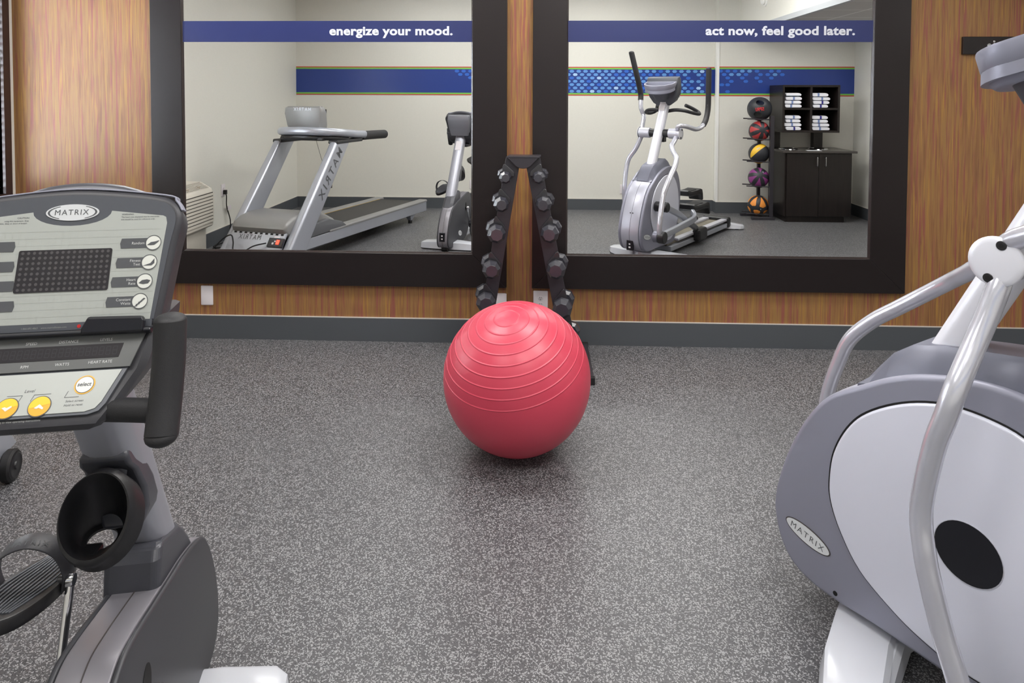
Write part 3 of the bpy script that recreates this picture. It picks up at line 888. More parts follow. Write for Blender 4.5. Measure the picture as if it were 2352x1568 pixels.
ball_text(b5, '6', M['white_vinyl'], .1275, (-.05, 1, -.25), .016)

# ------------------------------------------------------------------ elliptical trainer
EA = D2R(35)
el = thing('elliptical_trainer', 'silver grey elliptical trainer with moving arms, right of the pink ball', 'elliptical trainer', (1.18, 1.651, 0), EA)
YZ = lambda u, v, w: (w, u, v)          # outline in (y,z), level along x
EP = [(.355, .753), (.28, .80), (.2, .835), (.1, .86), (0, .865), (-.1, .84), (-.18, .77), (-.23, .66), (-.24, .53), (-.21, .38), (-.16, .25), (-.12, .155), (-.07, .112), (.1, .110), (.3, .114), (.42, .110), (.5, .118), (.56, .145), (.595, .19), (.613, .24), (.62, .296), (.608, .371), (.573, .481), (.517, .597), (.45, .687)]
EPs = [(p.x, p.y) for p in cr([(a, b_, 0) for a, b_ in EP], 4, True)]
for s in (-1, 1):
    b = MB(); b.prism(EPs, s * .088, s * .12, YZ, M['rim'], ch=.014, steps=4); b.out('side_shroud', el, smooth=50)
b = MB(); b.prism(inset(EPs, -.0005), -.0875, .0875, YZ, M['front_silver'], ch=.002); b.out('front_shroud', el, smooth=50)
# seam, inlet and screws on the front
b = MB(); b.sweep([(0, y, z) for y, z in inset(EPs, -.0008)], [(-.001, -.001), (.001, -.001), (.001, .001), (-.001, .001)], M['slot'], smooth=False, up=(1, 0, 0)); b.out('seam', el, smooth=None)
b = MB(); b.box(-.032, .032, .585, .612, .135, .225, M['deep_black']); b.box(-.01, .01, .611, .6145, .155, .17, M['plate']); b.box(-.008, .008, .611, .6145, .185, .198, M['plate']); b.out('power_inlet', el, smooth=None, bevel=(.003, 1))
for x in (-.012, .012):
    b = MB(); b.cyl((x, .57, .47), (x, .5825, .474), .005, M['void'], 12); b.out('screw', el)
PAN = [(.435, .456), (.424, .536), (.387, .62), (.333, .685), (.242, .746), (.148, .781), (.06, .787), (-.028, .770), (-.10, .715), (-.155, .62), (-.18, .49), (-.165, .36), (-.11, .245), (-.02, .165), (.084, .150), (.175, .164), (.252, .192), (.342, .246), (.4, .324), (.43, .395)]
PANs = [(p.x, p.y) for p in cr([(a, b_, 0) for a, b_ in PAN], 5, True)]
if area2(PANs) < 0: PANs.reverse()
for s in (-1, 1):
    b = MB(); b.flat(inset(PANs, -.0055), YZ, s * .1206, M['void'])
    b.prism(PANs, s * .112, s * .129, YZ, M['panel'], ch=.007, steps=4)
    pn = b.out('disc_panel', el, smooth=50)
    if s < 0:
        b = MB(); b.prism([(.077 + u, .447 + v) for u, v in ellipse(.0765, .0745, 40)], -.1285, -.1300, YZ, M['silver'])
        b.prism([(.077 + u, .4478 + v) for u, v in ellipse(.0745, .0725, 40)], -.1285, -.1306, YZ, M['deep_black']); b.out('crank_cap', el, smooth=40)
    # oval badge on the rim
    c0 = Vector((.503, .252)); ax = Vector((-.148, -.032)).normalized(); ay = Vector((ax.y, -ax.x)) * (1 if s < 0 else 1)
    ay = Vector((-ax.y, ax.x)); ay = ay if ay.y > 0 else -ay
    fn = lambda u, v, w: (w, c0.x + ax.x * u + ay.x * v, c0.y + ax.y * u + ay.y * v)
    b = MB(); b.prism(ellipse(.074, .0265, 40), s * .1195, s * .1214, fn, M['slot']); b.prism(ellipse(.0705, .0235, 40), s * .1195, s * .1220, fn, M['oval'])
    bg = b.out('badge', el, smooth=None)
    b = MB(); b.text('MATRIX', M['ink'], lambda u, v: fn(u if s < 0 else -u, v - .0085, s * .1224), width=.108, space=1.3); b.out('lettering', bg, smooth=None)
b = MB(); b.cyl((-.1195, .414, .135), (-.1215, .414, .135), .0065, M['void'], 14); b.out('fastener_hole', el, smooth=None)
# slate cover where the mast enters the shroud
rings = []
for y, zb, zt, wt in ((.375, .735, .748, .050), (.345, .745, .79, .052), (.30, .775, .848, .055), (.25, .80, .886, .058), (.18, .82, .905, .058), (.08, .835, .922, .058), (.0, .84, .934, .058), (-.05, .82, .912, .056), (-.085, .80, .86, .05)):
    rings.append([(-.098, y, zb), (-.097, y, zb + .012), (-wt - .012, y, zt - .014), (-wt, y, zt), (wt, y, zt), (wt + .012, y, zt - .014), (.097, y, zb + .012), (.098, y, zb)])
b = MB(); b.loft(rings, M['cover']); b.out('mast_cover', el, smooth=20)
# mast
my = lambda z: .190 - .5 * (z - .86)
b = MB(); sec = rrect(.086, .082, .030, 6)
b.loft([[(u, my(z) + v * .95, z + v * .5) for u, v in sec] for z in (.84, 1.0, 1.2, 1.4, 1.53)], M['mast']); ms = b.out('mast', el, smooth=50)
b = MB(); fnm = lambda u, v: (u, my(1.43 + v) + .0435 - 0, 1.43 + v + .0215)
b.poly([fnm(-.03, -.05), fnm(.03, -.05), fnm(.03, .05), fnm(-.03, .05)], M['plate']); dc = b.out('decal', el, smooth=None)
# hub and moving arms
b = MB(); b.cyl((-.10, 0, 1.18), (.10, 0, 1.18), .040, M['black'], 28); b.out('pivot_sleeve', el)
b = MB(); b.box(-.03, .03, -.09, -.03, 1.09, 1.15, M['black']); b.out('pivot_bracket', el, smooth=None, bevel=(.008, 2))
def arm(s, low, up, grip):
    b = MB(); b.cyl((s * .100, 0, 1.18), (s * .214, 0, 1.18), .050, M['silver'], 32, ch=.003); a = b.out('moving_arm', el)
    b = MB(); b.tube(low, .0235, M['arm'], 18, 8); b.out('lower_tube', a, smooth=60)
    b = MB(); b.tube(up, .0225, M['arm'], 16, 8); b.out('upper_tube', a, smooth=60)
    b = MB(); b.tube(grip, .0275, M['matt_black'], 16, 8); b.sphere(grip[-1], (.0275, .0275, .018), M['matt_black'], 16, 8); b.out('grip', a, smooth=60)
    b = MB()
    b.lathe([(.0555, 0), (.0555, .004), (.053, .0068), (.042, .0085), (.02, .0098), (0, .010)], M['mast'], Matrix.Translation((s * .2142, 0, 1.18)) @ Matrix.Rotation(s * PI / 2, 4, 'Y'), 36)
    cpo = b.out('pivot_cap', a, smooth=50)
    for q in (1, -1):
        b = MB(); y, z = -.012 * q, 1.18 + .038 * q
        b.cyl((s * .2215, y, z), (s * .2252, y, z), .0105, M['black'], 16, ch=.001); b.cyl((s * .2250, y, z), (s * .2256, y, z), .0055, M['void'], 6)
        b.out('screw', cpo)
    return a
arm(-1, [(-.175, 0, 1.17), (-.205, -.003, 1.13), (-.232, .008, 1.06), (-.262, .018, 1.0), (-.318, .026, .92), (-.334, .04, .85), (-.336, .063, .765), (-.336, .085, .623), (-.343, .072, .53), (-.345, .055, .463), (-.345, .031, .381), (-.345, -.004, .285), (-.345, -.02, .22)],
    [(-.185, 0, 1.205), (-.205, -.03, 1.232), (-.232, -.10, 1.272), (-.262, -.175, 1.34), (-.288, -.165, 1.42), (-.30, -.185, 1.51)], [(-.30, -.18, 1.50), (-.305, -.19, 1.56), (-.312, -.165, 1.655), (-.322, -.125, 1.765), (-.355, -.075, 1.98)])
arm(1, [(.175, .01, 1.15), (.195, .10, 1.115), (.215, .20, 1.075), (.265, .27, 1.025), (.322, .335, .98), (.348, .42, .915), (.352, .5, .852), (.356, .589, .781), (.356, .668, .693), (.358, .712, .591), (.36, .745, .49), (.36, .76, .40), (.36, .755, .35)],
    [(.185, .01, 1.21), (.215, .06, 1.25), (.245, .03, 1.258), (.25, -.1, 1.242), (.25, -.28, 1.215), (.25, -.42, 1.228), (.25, -.50, 1.265)], [(.25, -.48, 1.25), (.25, -.55, 1.31), (.25, -.598, 1.42), (.25, -.605, 1.6), (.25, -.605, 1.82)])
# linkages, pedals, crank
def side(s, py, pz, piv, crank):
    x = s * .36
    b = MB(); b.cyl((s * .30, piv[0], piv[1]), (s * .345, piv[0], piv[1]), .05, M['cover'], 24, ch=.004); b.cyl((s * .3455, piv[0], piv[1]), (s * .405, piv[0], piv[1]), .053, M['black'], 24, ch=.006); b.out('arm_pivot', el)
    b = MB(); b.sweep([(s * .35, piv[0] - .03, piv[1]), (s * .335, (piv[0] * .6 + py * .4), piv[1] * .6 + (pz - .03) * .4), (s * .27, py + .32, pz - .06), (s * .20, py + .20, pz - .02)], rrect(.062, .036, .010, 3), M['tm_body']); b.out('link_bar', el, smooth=50)
    o = [(-.21, -.015), (-.20, .03), (-.12, .005), (.02, -.008), (.13, -.005), (.20, .018), (.215, .05), (.20, .062), (.08, .035), (-.08, .035), (-.17, .045), (-.215, .035), (-.235, -.08), (-.225, -.09)]
    prof = [(.215, .045), (.20, .058), (.10, .036), (-.06, .034), (-.15, .042), (-.195, .03), (-.215, -.02), (-.222, -.09), (-.205, -.095), (-.17, -.03), (-.05, -.02), (.12, -.02), (.205, .0)]
    b = MB(); b.prism([(py + u, pz + v) for u, v in prof], s * .14 - .085, s * .14 + .085, YZ, M['black'], ch=.012); pd = b.out('foot_pedal', el, smooth=40)
    b = MB()
    b.prism([(s * .14 + u, py - .0 + v) for u, v in rrect(.115, .24, .05, 5)], pz + .0365, pz + .0395, lambda u, v, w: (u, v, w), M['rubber']); b.out('tread_pad', pd, smooth=None)
    b = MB(); b.cyl((s * .132, crank[0], crank[1]), (s * .26, crank[0], crank[1]), .047, M['black'], 24, ch=.008); b.cyl((s * .130, crank[0], crank[1]), (s * .1315, crank[0], crank[1]), .02, M['steel'], 16); b.out('crank_hub', el)
    b = MB(); b.sweep([(s * .235, crank[0], crank[1]), (s * .225, crank[0] - .30, crank[1] - .10), (s * .20, crank[0] - .62, crank[1] - .24)], rrect(.06, .035, .01, 3), M['tm_body'], smooth=False)
    b.sweep([(s * .20, crank[0] - .62, crank[1] - .24), (s * .17, crank[0] - .80, crank[1] - .30), (s * .14, crank[0] - .95, .17), (s * .12, crank[0] - 1.0, .15)], rrect(.06, .04, .012, 3), M['tm_dark']); b.out('crank_bar', el, smooth=50)
    ry = crank[0] - 1.0
    b = MB(); b.box(s * .165 - .045, s * .165 + .045, ry - .11, ry + .11, .045, .175, M['black']); b.out('roller_housing', el, smooth=None, bevel=(.03, 3))
side(1, -.55, .40, (.735, .32), (.36, .52))
side(-1, -1.06, .46, (-.02, .23), (-.205, .38))
# base track
b = MB(); b.box(-.14, .14, -1.52, .02, .035, .085, M['tm_body']); b.box(-.10, .10, -1.5, .02, .0851, .11, M['tan_rail'])
for s in (-1, 1): b.box(s * .105 - .035, s * .105 + .035, -1.50, -.16, .1102, .135, M['silver'])
b.out('base_track', el, smooth=None, bevel=(.006, 2))
b = MB(); b.box(-.155, .155, -1.60, -1.505, .03, .15, M['black']); b.out('track_end_cap', el, smooth=None, bevel=(.025, 3))
def swept_foot(name, parent, stations, m):
    b = MB(); rings = []
    for x, yf, yr, zt in stations:
        rings.append([(x, yf, .012), (x, yf - .006, zt * .5), (x, yf - .014, zt * .93), (x, yf - .026, zt), (x, yr + .018, zt), (x, yr + .004, zt - .012), (x, yr, .012)])
    b.loft(rings, M[m]); f = b.out(name, parent, smooth=32)
    return f
st = [(.43, .19, .13, .035), (.415, .245, .125, .052), (.36, .31, .14, .064), (.25, .375, .19, .078), (.12, .425, .245, .090), (.06, .445, .262, .094)]
fpos = st; fneg = [(-x, a, c, z) for x, a, c, z in reversed(st)]
swept_foot('front_foot', el, fneg + [(0, .455, .265, .095)] + fpos[::-1], 'foot')
st2 = [(.27, -1.68, -1.72, .04), (.25, -1.64, -1.74, .055), (.12, -1.57, -1.70, .07)]
swept_foot('rear_foot', el, [(-x, a, c, z) for x, a, c, z in st2] + [(0, -1.55, -1.68, .075)] + st2[::-1], 'foot')
b = MB()
for x, y in ((.37, .22), (-.37, .22), (.2, -1.66), (-.2, -1.66)): b.cyl((x, y, 0), (x, y, .014), .02, M['rubber'], 16)
b.out('levelling_pads', el)
# console
b = MB(); rings = []
for k in range(2):
    pass
out_ = [(.158 * math.cos(a), .02 + .105 * math.sin(a)) for a in [PI * k / 16 for k in range(17)]] + [(-.158, -.03), (.158, -.03)]
inn = inset(out_, .012)
tl = lambda x, y, z: (x, y, z - (y + .02) * .30)
n_ = len(out_)
b.loft([[tl(x * .74, -.02 + (y + .02) * .72, 1.584) for x, y in out_], [tl(x * .80, -.02 + (y + .02) * .78, 1.592) for x, y in out_], [tl(x * .93, -.02 + (y + .02) * .93, 1.63) for x, y in out_], [tl(x, y, 1.672) for x, y in out_], [tl(x * .985, y, 1.680) for x, y in out_], [tl(x, y, 1.680) for x, y in inn], [tl(x, y, 1.60) for x, y in inn]], M['rim']); b.out('accessory_tray', el, smooth=45)
b = MB()
b.loft([[(x * w, y0 + v, z + v * -.3) for x, v in rrect(1.0, d_, .03, 4)] for z, w, d_, y0 in ((1.46, .14, .07, -.115), (1.49, .22, .10, -.12), (1.55, .29, .12, -.11), (1.62, .325, .105, -.09), (1.70, .335, .08, -.075), (1.725, .33, .05, -.07))], M['bezel']); cons = b.out('console_housing', el, smooth=45)
b = MB(); b.loft([[(u * 1.0, -.03 + v, 1.50) for u, v in rrect(.10, .09, .03, 4)], [(u, -.02 + v, 1.585) for u, v in rrect(.20, .14, .05, 4)]], M['bezel']); b.out('console_neck', el, smooth=45)
b = MB(); b.box(-.14, .14, -.145, -.135, 1.53, 1.71, M['faceplate'], None); b.out('console_face', el, smooth=None)
for s in (-1, 1):
    b = MB(); b.tube([(s * .01, -.13, 1.39), (s * .10, -.12, 1.405), (s * .19, -.13, 1.40), (s * .255, -.22, 1.375), (s * .265, -.33, 1.365), (s * .23, -.38, 1.385), (s * .19, -.33, 1.42), (s * .15, -.26, 1.45)], .0175, M['matt_black'], 12, 6); b.out('pulse_grip', el, smooth=60)

# ------------------------------------------------------------------ treadmill
TA = D2R(15)
tm = thing('treadmill', 'grey treadmill with black belt in the room corner, seen in the left mirror', 'treadmill', (-2.1, 2.5, 0), TA)
W = .72
zb = lambda y: .155 + .022 * y; ztp = lambda y: .262 + .015 * y
for x0, x1 in ((-.105, -.008), (-W + .008, -W + .105)):
    b = MB(); b.loft([[(x0, y, zb(y)), (x1, y, zb(y)), (x1, y, ztp(y) - .012), (x0, y, ztp(y) - .012)] for y in (.05, -2.70)], M['tm_body']); r_ = b.out('side_rail', tm, smooth=None, bevel=(.004, 2))
    b = MB(); b.loft([[(x0 - .004, y, ztp(y) - .0115), (x1 + .006, y, ztp(y) - .0115), (x1 + .006, y, ztp(y) + .006), (x1 - .008, y, ztp(y) + .014), (x0 - .004, y, ztp(y) + .014)] for y in (-.5, -2.60, -2.71)], M['tm_grey']); b.out('side_step', tm, smooth=None, bevel=(.004, 2))
b = MB(); b.loft([[(x, y, z) for x, z in ((-W + .115, ztp(y) - .03), (-.115, ztp(y) - .03), (-.115, ztp(y) - .004), (-W + .115, ztp(y) - .004))] for y in (-.45, -2.62)], M['belt']); b.out('running_belt', tm, smooth=None, bevel=(.004, 1))
b = MB(); b.cyl((-W + .11, -2.63, ztp(-2.6) - .035), (-.11, -2.63, ztp(-2.6) - .035), .034, M['black'], 20); b.out('rear_roller', tm)
b = MB()
b.loft([[(x, y, z) for x, z in ((-W + .1055, ztp(y) + .001), (-W + .114, ztp(y) + .001), (-W + .114, ztp(y) + .003), (-W + .1055, ztp(y) + .003))] for y in (-.6, -2.6)], M['yellow_line']); b.out('edge_line', tm, smooth=None)
b = MB(); b.box(-W + .11, -.11, -2.3, .0, .10, .15, M['tm_dark']); b.out('deck_frame', tm, smooth=None)
# motor hood and front panel
hp = [(.085, .335), (.09, .37), (.06, .415), (-.02, .452), (-.15, .472), (-.33, .468), (-.52, .42), (-.68, .345), (-.80, .262), (-.70, .22), (0, .26)]
hps = hp
b = MB(); b.prism(hps, -W + .075, -.075, YZ, M['tm_grey'], ch=.03, steps=3); b.out('motor_hood', tm, smooth=40)
for x0, x1 in ((-.074, -.006), (-W + .006, -W + .074)):
    b = MB(); b.prism([(-.14, .25), (-.2, .36), (-.5, .37), (-.72, .31), (-.82, .248)], x0, x1, YZ, M['tm_dark'], ch=.01); b.out('hood_fairing', tm, smooth=40)
b = MB(); b.loft([[(-W + .08, y0, z0), (-.08, y0, z0), (-.08, y0 - .03, z0), (-W + .08, y0 - .03, z0)] for y0, z0 in ((.245, .055), (.215, .12), (.075, .333))], M['tm_body']); fp = b.out('front_panel', tm, smooth=None, bevel=(.004, 2))
pf = lambda x, z: (x, (.2465 - (z - .055) * .4615 if z < .12 else .2165 - (z - .12) * .6573) + .0015, z)
b = MB(); b.text('MATRIX', M['ink'], lambda u, v: pf(-.43 - u, .272 + v), width=.23, space=1.3); b.out('lettering', fp, smooth=None)
b = MB()
for k in range(10): x = -.61 + k * .054; b.poly([pf(x, .316), pf(x + .028, .316), pf(x + .028, .328), pf(x, .328)], M['void'])
b.out('vent_slots', fp, smooth=None)
b = MB(); mxp = Matrix.Translation(pf(-.145, .258)) @ Matrix.Rotation(D2R(35), 4, 'X')
b.box(-.075, .075, -.012, .014, -.042, .042, M['deep_black'], mxp); inl = b.out('power_inlet', tm, smooth=None, bevel=(.004, 2))
b = MB(); b.box(.012, .04, .0141, .020, -.018, .022, M['lamp_red'], mxp); b.out('lit_switch', inl, smooth=None)
b = MB(); b.box(-.03, -.012, .0141, .016, -.02, -.002, M['plate'], mxp); b.box(-.012, .002, .0141, .016, .004, .016, M['plate'], mxp); b.box(-.03, .03, -.005, .010, .043, .056, M['plate'], mxp); b.out('inlet_label', inl, smooth=None)
b = MB()
for x, w_, m_ in ((-.09, .03, 'ink'), (-.14, .02, 'fineprint'), (-.18, .022, 'fineprint')): b.poly([pf(x, .165), pf(x - w_, .165), pf(x - w_, .195), pf(x, .195)], M[m_])
b.out('warning_symbols', fp, smooth=None)
# uprights
uy = lambda z: .03 - (z - .15) * .83
def upright_tm(x0, x1, s):
    b = MB(); rings = []
    for z, hw in ((.105, .150), (.30, .145), (.7, .135), (1.10, .128)):
        o = rrect(abs(x1 - x0), hw * 2, .03, 5)
        rings.append([((x0 + x1) / 2 + u, uy(z) + v, z + v * .0) for u, v in o])
    b.loft(rings, M['tm_body']); u_ = b.out('upright', tm, smooth=45)
    fx = x1 + .0012 if s > 0 else x0 - .0012
    dirv = Vector((0, -.83, 1)).normalized(); per = Vector((0, 1, .83)).normalized()
    c = Vector((fx, uy(.80), .80))
    b = MB()
    # reads upward along the column
    if s > 0: b.text('MATRIX', M['ink'], lambda u, v: tuple(c - dirv * u + per * (v - .04)), width=.56, space=1.45, bold=.012)
    else: b.text('MATRIX', M['ink'], lambda u, v: tuple(c - dirv * u - per * (v - .04)), width=.56, space=1.45, bold=.012)
    b.out('lettering', u_, smooth=None)
upright_tm(-.085, .0, 1); upright_tm(-W, -W + .085, -1)
# handrail bridge
b = MB()
path = [(-.045, -1.16, 1.125), (-.045, -1.0, 1.135), (-.045, -.85, 1.15), (-.08, -.70, 1.165), (-.18, -.60, 1.175), (-.36, -.565, 1.18), (-.54, -.60, 1.175), (-.64, -.70, 1.165), (-.675, -.85, 1.15), (-.675, -1.0, 1.135), (-.675, -1.16, 1.125)]
b.sweep([(x, y, z + .012) for x, y, z in path], rrect(.078, .135, .034, 5), M['tm_body'], n=8, up=(0, 0, 1)); b.out('handrail_bridge', tm, smooth=50)
b = MB(); b.sweep([(x * .97 - .01, y - .012, z - .048) for x, y, z in path[2:-2]], rrect(.046, .105, .018, 4), M['black'], n=8, up=(0, 0, 1)); b.out('bridge_underside', tm, smooth=50)
for x in (-.045, -.675):
    b = MB(); b.tube([(x, -1.155, 1.122), (x, -1.4, 1.118), (x, -1.66, 1.112)], .047, M['matt_black'], 16, 4, squash=1.0); b.sphere((x, -1.66, 1.112), (.047, .02, .047), M['matt_black'], 16, 8); b.out('handgrip', tm, smooth=50)
    b = MB(); b.loft([[(x - .055, y, 1.07), (x + .055, y, 1.07), (x + .05, y, 1.105), (x - .05, y, 1.105)] for y in (-.62, -1.1)], M['black']); b.out('handrail_underside', tm, smooth=None, bevel=(.01, 2))
b = MB(); b.box(-.60, -.12, -.80, -.56, 1.10, 1.135, M['black']); b.out('console_underside', tm, smooth=None, bevel=(.012, 2))
b = MB()
b.loft([[(-.375 + x * w, y0 + v, z) for x, v in rrect(1.0, d_, .03, 4)] for z, w, d_, y0 in ((1.20, .36, .13, -.70), (1.25, .38, .135, -.69), (1.36, .41, .12, -.665), (1.415, .40, .09, -.655), (1.43, .37, .05, -.66))], M['tm_grey']); ch_ = b.out('console_housing', tm, smooth=45)
b = MB(); b.text('MATRIX', M['white_vinyl'], lambda u, v: (-.375 - u, -.6075 + .0, 1.385 + v), width=.20, space=1.2, bold=.02); b.out('lettering', ch_, smooth=None)
b = MB(); b.box(-.47, -.27, -.6245, -.621, 1.285, 1.325, M['tm_dark']); b.out('service_hatch', ch_, smooth=None, bevel=(.004, 2))
b = MB(); b.box(-.54, -.21, -.775, -.762, 1.22, 1.40, M['screen']); b.out('console_face', ch_, smooth=None)
b = MB(); b.tube([(-.36, -.80, 1.13), (-.37, -.95, .85), (-.38, -1.1, .66)], .002, M['black'], 6); b.box(-.395, -.365, -1.115, -1.09, .57, .655, M['black']); b.out('safety_clip', tm)
# wheels and rear feet
for x, sg in ((-.06, 1), (-W + .06, -1)):
    wx = .024 if sg > 0 else -W - .024
    b = MB(); b.cyl((wx - .02, .085, .062), (wx + .02, .085, .062), .062, M['rubber'], 36, ch=.008); w_ = b.out('transport_wheel', tm)
    b = MB(); b.lathe([(.040, .0206), (.036, .0225), (.033, .0206), (.014, .0206), (.012, .026), (0, .026)], M['black'], Matrix.Translation((wx, .085, .062)) @ Matrix.Rotation(sg * PI / 2, 4, 'Y') @ Matrix.Scale(1.25, 4, (1, 0, 0)) @ Matrix.Scale(1.25, 4, (0, 1, 0)), 28); b.out('wheel_hub', w_)
    b = MB(); b.loft([[(x - .035, -2.28, .098), (x + .035, -2.28, .098), (x + .035, -2.42, .098), (x - .035, -2.42, .098)], [(x - .02, -2.32, .035), (x + .02, -2.32, .035), (x + .02, -2.36, .035), (x - .02, -2.36, .035)]], M['tm_body']); b.cyl((x, -2.34, 0), (x, -2.34, .034), .024, M['rubber'], 16); b.out('rear_foot', tm, smooth=40)

# power cord on the floor and up to the socket
b = MB()
cord = [(-3.30, 1.335, .512), (-3.292, 1.33, .47), (-3.30, 1.31, .36), (-3.29, 1.25, .2), (-3.30, 1.25, .06), (-3.27, 1.33, .012), (-3.18, 1.48, .010), (-3.16, 1.62, .010), (-3.22, 1.74, .010), (-3.27, 1.62, .012), (-3.22, 1.50, .022), (-3.11, 1.55, .022), (-3.10, 1.70, .022), (-3.20, 1.76, .022), (-3.26, 1.68, .024), (-3.2, 1.56, .034), (-3.08, 1.62, .03), (-2.98, 1.72, .02)]
wl = lambda x, y, z: tuple(Matrix.Rotation(TA, 4, 'Z') @ Vector((x, y, z)) + Vector((-2.1, 2.5, 0)))
cord += [wl(-.80, -.30, .012), wl(-.80, .05, .02), wl(-.76, .24, .12), wl(-.66, .20, .26), wl(-.58, .17, .31), wl(-.53, .20, .26), wl(-.50, .235, .19), wl(-.42, .235, .18), wl(-.32, .20, .235), wl(-.225, .155, .258)]
b.tube(cord, .0058, M['rubber'], 8, 8)
b.box(-.016, .016, -.014, .014, -.022, .022, M['rubber'], Matrix.Translation((-3.303, 1.333, .515)))
o = b.out('power_cord', None, smooth=50); tag(o, 'black power cord coiled on the floor between side wall outlet and treadmill', 'cord')
b = MB(); b.box(-.004, .004, -.08, .0, -.022, .022, M['plate'], Matrix.Translation((-3.296, 1.30, .34))); lt = b.out('cord_tag', o, smooth=None)

# ------------------------------------------------------------------ exercise bike
bk = thing('exercise_bike', 'grey upright exercise bike with a white faced console, left of the pink ball', 'exercise bike', (-.886, 1.498, 0), D2R(12))
BP = [(.16, .036), (.26, .050), (.300, .105), (.290, .20), (.245, .31), (.185, .395), (.13, .430), (.02, .463), (-.08, .481), (-.16, .496), (-.28, .517), (-.35, .520), (-.405, .490), (-.430, .42), (-.425, .33), (-.39, .22), (-.33, .125), (-.25, .06), (-.1, .036)]
BPs = [(p.x, p.y) for p in cr([(a, c, 0) for a, c in BP], 5, True)]
SXC = .011                                # the shroud sits a little to the right of the mast
for s in (-1, 1):
    b = MB(); b.prism(BPs, SXC + s * .0475, SXC + s * .0605, YZ, M['bike_side'], ch=.007, steps=4); b.out('side_shroud', bk, smooth=50)
b = MB(); b.prism(inset(BPs, .0005), SXC - .047, SXC + .047, YZ, M['bike_band'], ch=.003); b.out('centre_shroud', bk, smooth=50)
b = MB(); sq = [(-.001, -.001), (.001, -.001), (.001, .001), (-.001, .001)]
b.sweep([(SXC - .001, y, z) for y, z in inset(BPs, -.0002)], sq, M['slot'], smooth=False, up=(1, 0, 0)); b.out('seam', bk, smooth=None)
b = MB(); b.box(-.020, .036, .26, .303, .115, .20, M['deep_black']); b.box(.0, .016, .3025, .3055, .135, .148, M['plate']); b.box(.0, .016, .3025, .3055, .165, .178, M['plate']); b.out('power_inlet', bk, smooth=None, bevel=(.003, 1))
b = MB(); b.cyl((-.02, .215, .034), (.04, .215, .034), .034, M['rubber'], 20, ch=.004); b.out('transport_wheel', bk)
for s in (-1, 1):
    fnb = lambda u, v, w: (w, -.06 + (-u if s < 0 else u) * .93 - v * .3 * (1 if s > 0 else -1), .135 + v * .95 + u * .30 * (1 if s > 0 else 1))
    b = MB(); b.prism(ellipse(.055, .026, 32), SXC + s * .060, SXC + s * .0617, fnb, M['oval']); bg = b.out('badge', bk, smooth=None)
    b = MB(); b.text('MATRIX', M['ink'], lambda u, v: fnb(u, v - .007, SXC + s * .0621), width=.08, space=1.2); b.out('lettering', bg, smooth=None)
# crank recess, cranks, pedals
AX = (-.25, .366)
for s in (-1, 1):
    dy, dz = (.068, .200) if s < 0 else (-.055, -.180)
    b = MB(); b.prism([(AX[0] + .004 + u, AX[1] + .012 + v) for u, v in ellipse(.024, .045, 28)], SXC + s * .060, SXC + s * .0615, YZ, M['void']); b.out('crank_recess', bk, smooth=None)
    b = MB(); b.cyl((SXC + s * .062, AX[0], AX[1]), (s * .098, AX[0], AX[1]), .016, M['chrome'], 20, ch=.004)
    b.sphere((s * .099, AX[0], AX[1]), (.010, .0155, .0155), M['chrome'], 16, 10)
    b.sweep([(s * .091, AX[0], AX[1]), (s * .090, AX[0] + dy * .5, AX[1] + dz * .5), (s * .089, AX[0] + dy, AX[1] + dz)], rrect(.020, .013, .005, 3), M['chrome'], up=(0, 1, 0)); cr_ = b.out('crank_arm', bk, smooth=45)
    py, pz = AX[0] + dy, AX[1] + dz
    b = MB(); b.cyl((s * .0965, py, pz), (s * .112, py, pz), .0115, M['black'], 16, ch=.002); b.cyl((s * .082, py, pz), (s * .0960, py, pz), .0135, M['chrome'], 16, ch=.002); b.out('pedal_axle', cr_)
    # pedal: ribbed platform, toe tipped down and forward
    PM = Matrix.Translation((s * .162, py - .005, pz - .010)) @ Matrix.Rotation(D2R(-12 if s < 0 else -50), 4, 'X')
    b = MB(); ow = [(p.x, p.y) for p in cr([(x, y, 0) for x, y in ((.016, .145), (.048, .09), (.060, .02), (.056, -.06), (.036, -.125), (.0, -.148), (-.036, -.125), (-.056, -.06), (-.060, .02), (-.048, .09), (-.016, .145))], 4, True)]
    b.prism(ow, -.014, .014, lambda u, v, w: PM @ Vector((u, v, w)), M['black'], ch=.005); pd = b.out('pedal', bk, smooth=40)
    b = MB()
    for k in range(-5, 6):
        x = k * .0098
        b.tube([PM @ Vector((x * (1.0 - .30 * (v / .1) ** 2) + .008 * math.sin(v * 16), v, .0145)) for v in (-.120, -.07, 0, .07, .125)], .0026, M['bezel'], 6, 4)
    b.out('pedal_ribs', pd, smooth=50)
    b = MB(); fo = [(0, 0, 0)]
    pts = [(-.060, .012, -.012), (-.066, .02, .030), (-.048, .03, .072), (0, .036, .090), (.048, .03, .072), (.066, .02, .030), (.060, .012, -.012)]
    SM = PM @ Matrix.Rotation(D2R(30), 4, 'X')
    b.sweep([SM @ Vector(p) for p in pts], rrect(.0035, .044, .0015, 2), M['bezel_dark'], up=tuple((SM.to_3x3() @ Vector((-1, 0, .2))))); sp = b.out('pedal_strap', pd, smooth=50)
    if s < 0:
        b = MB()
        ctr = lambda a: SM @ Vector((.0705 * math.sin(a), .030, .022 + .0735 * math.cos(a)))
        yv = (SM.to_3x3() @ Vector((0, 1, 0)))
        b.text('MATRIX', M['ink'], lambda u, v: ctr(u / .068) + yv * (v - .0) * .8 - yv * .006, width=.075, space=1.2); b.out('lettering', sp, smooth=None)
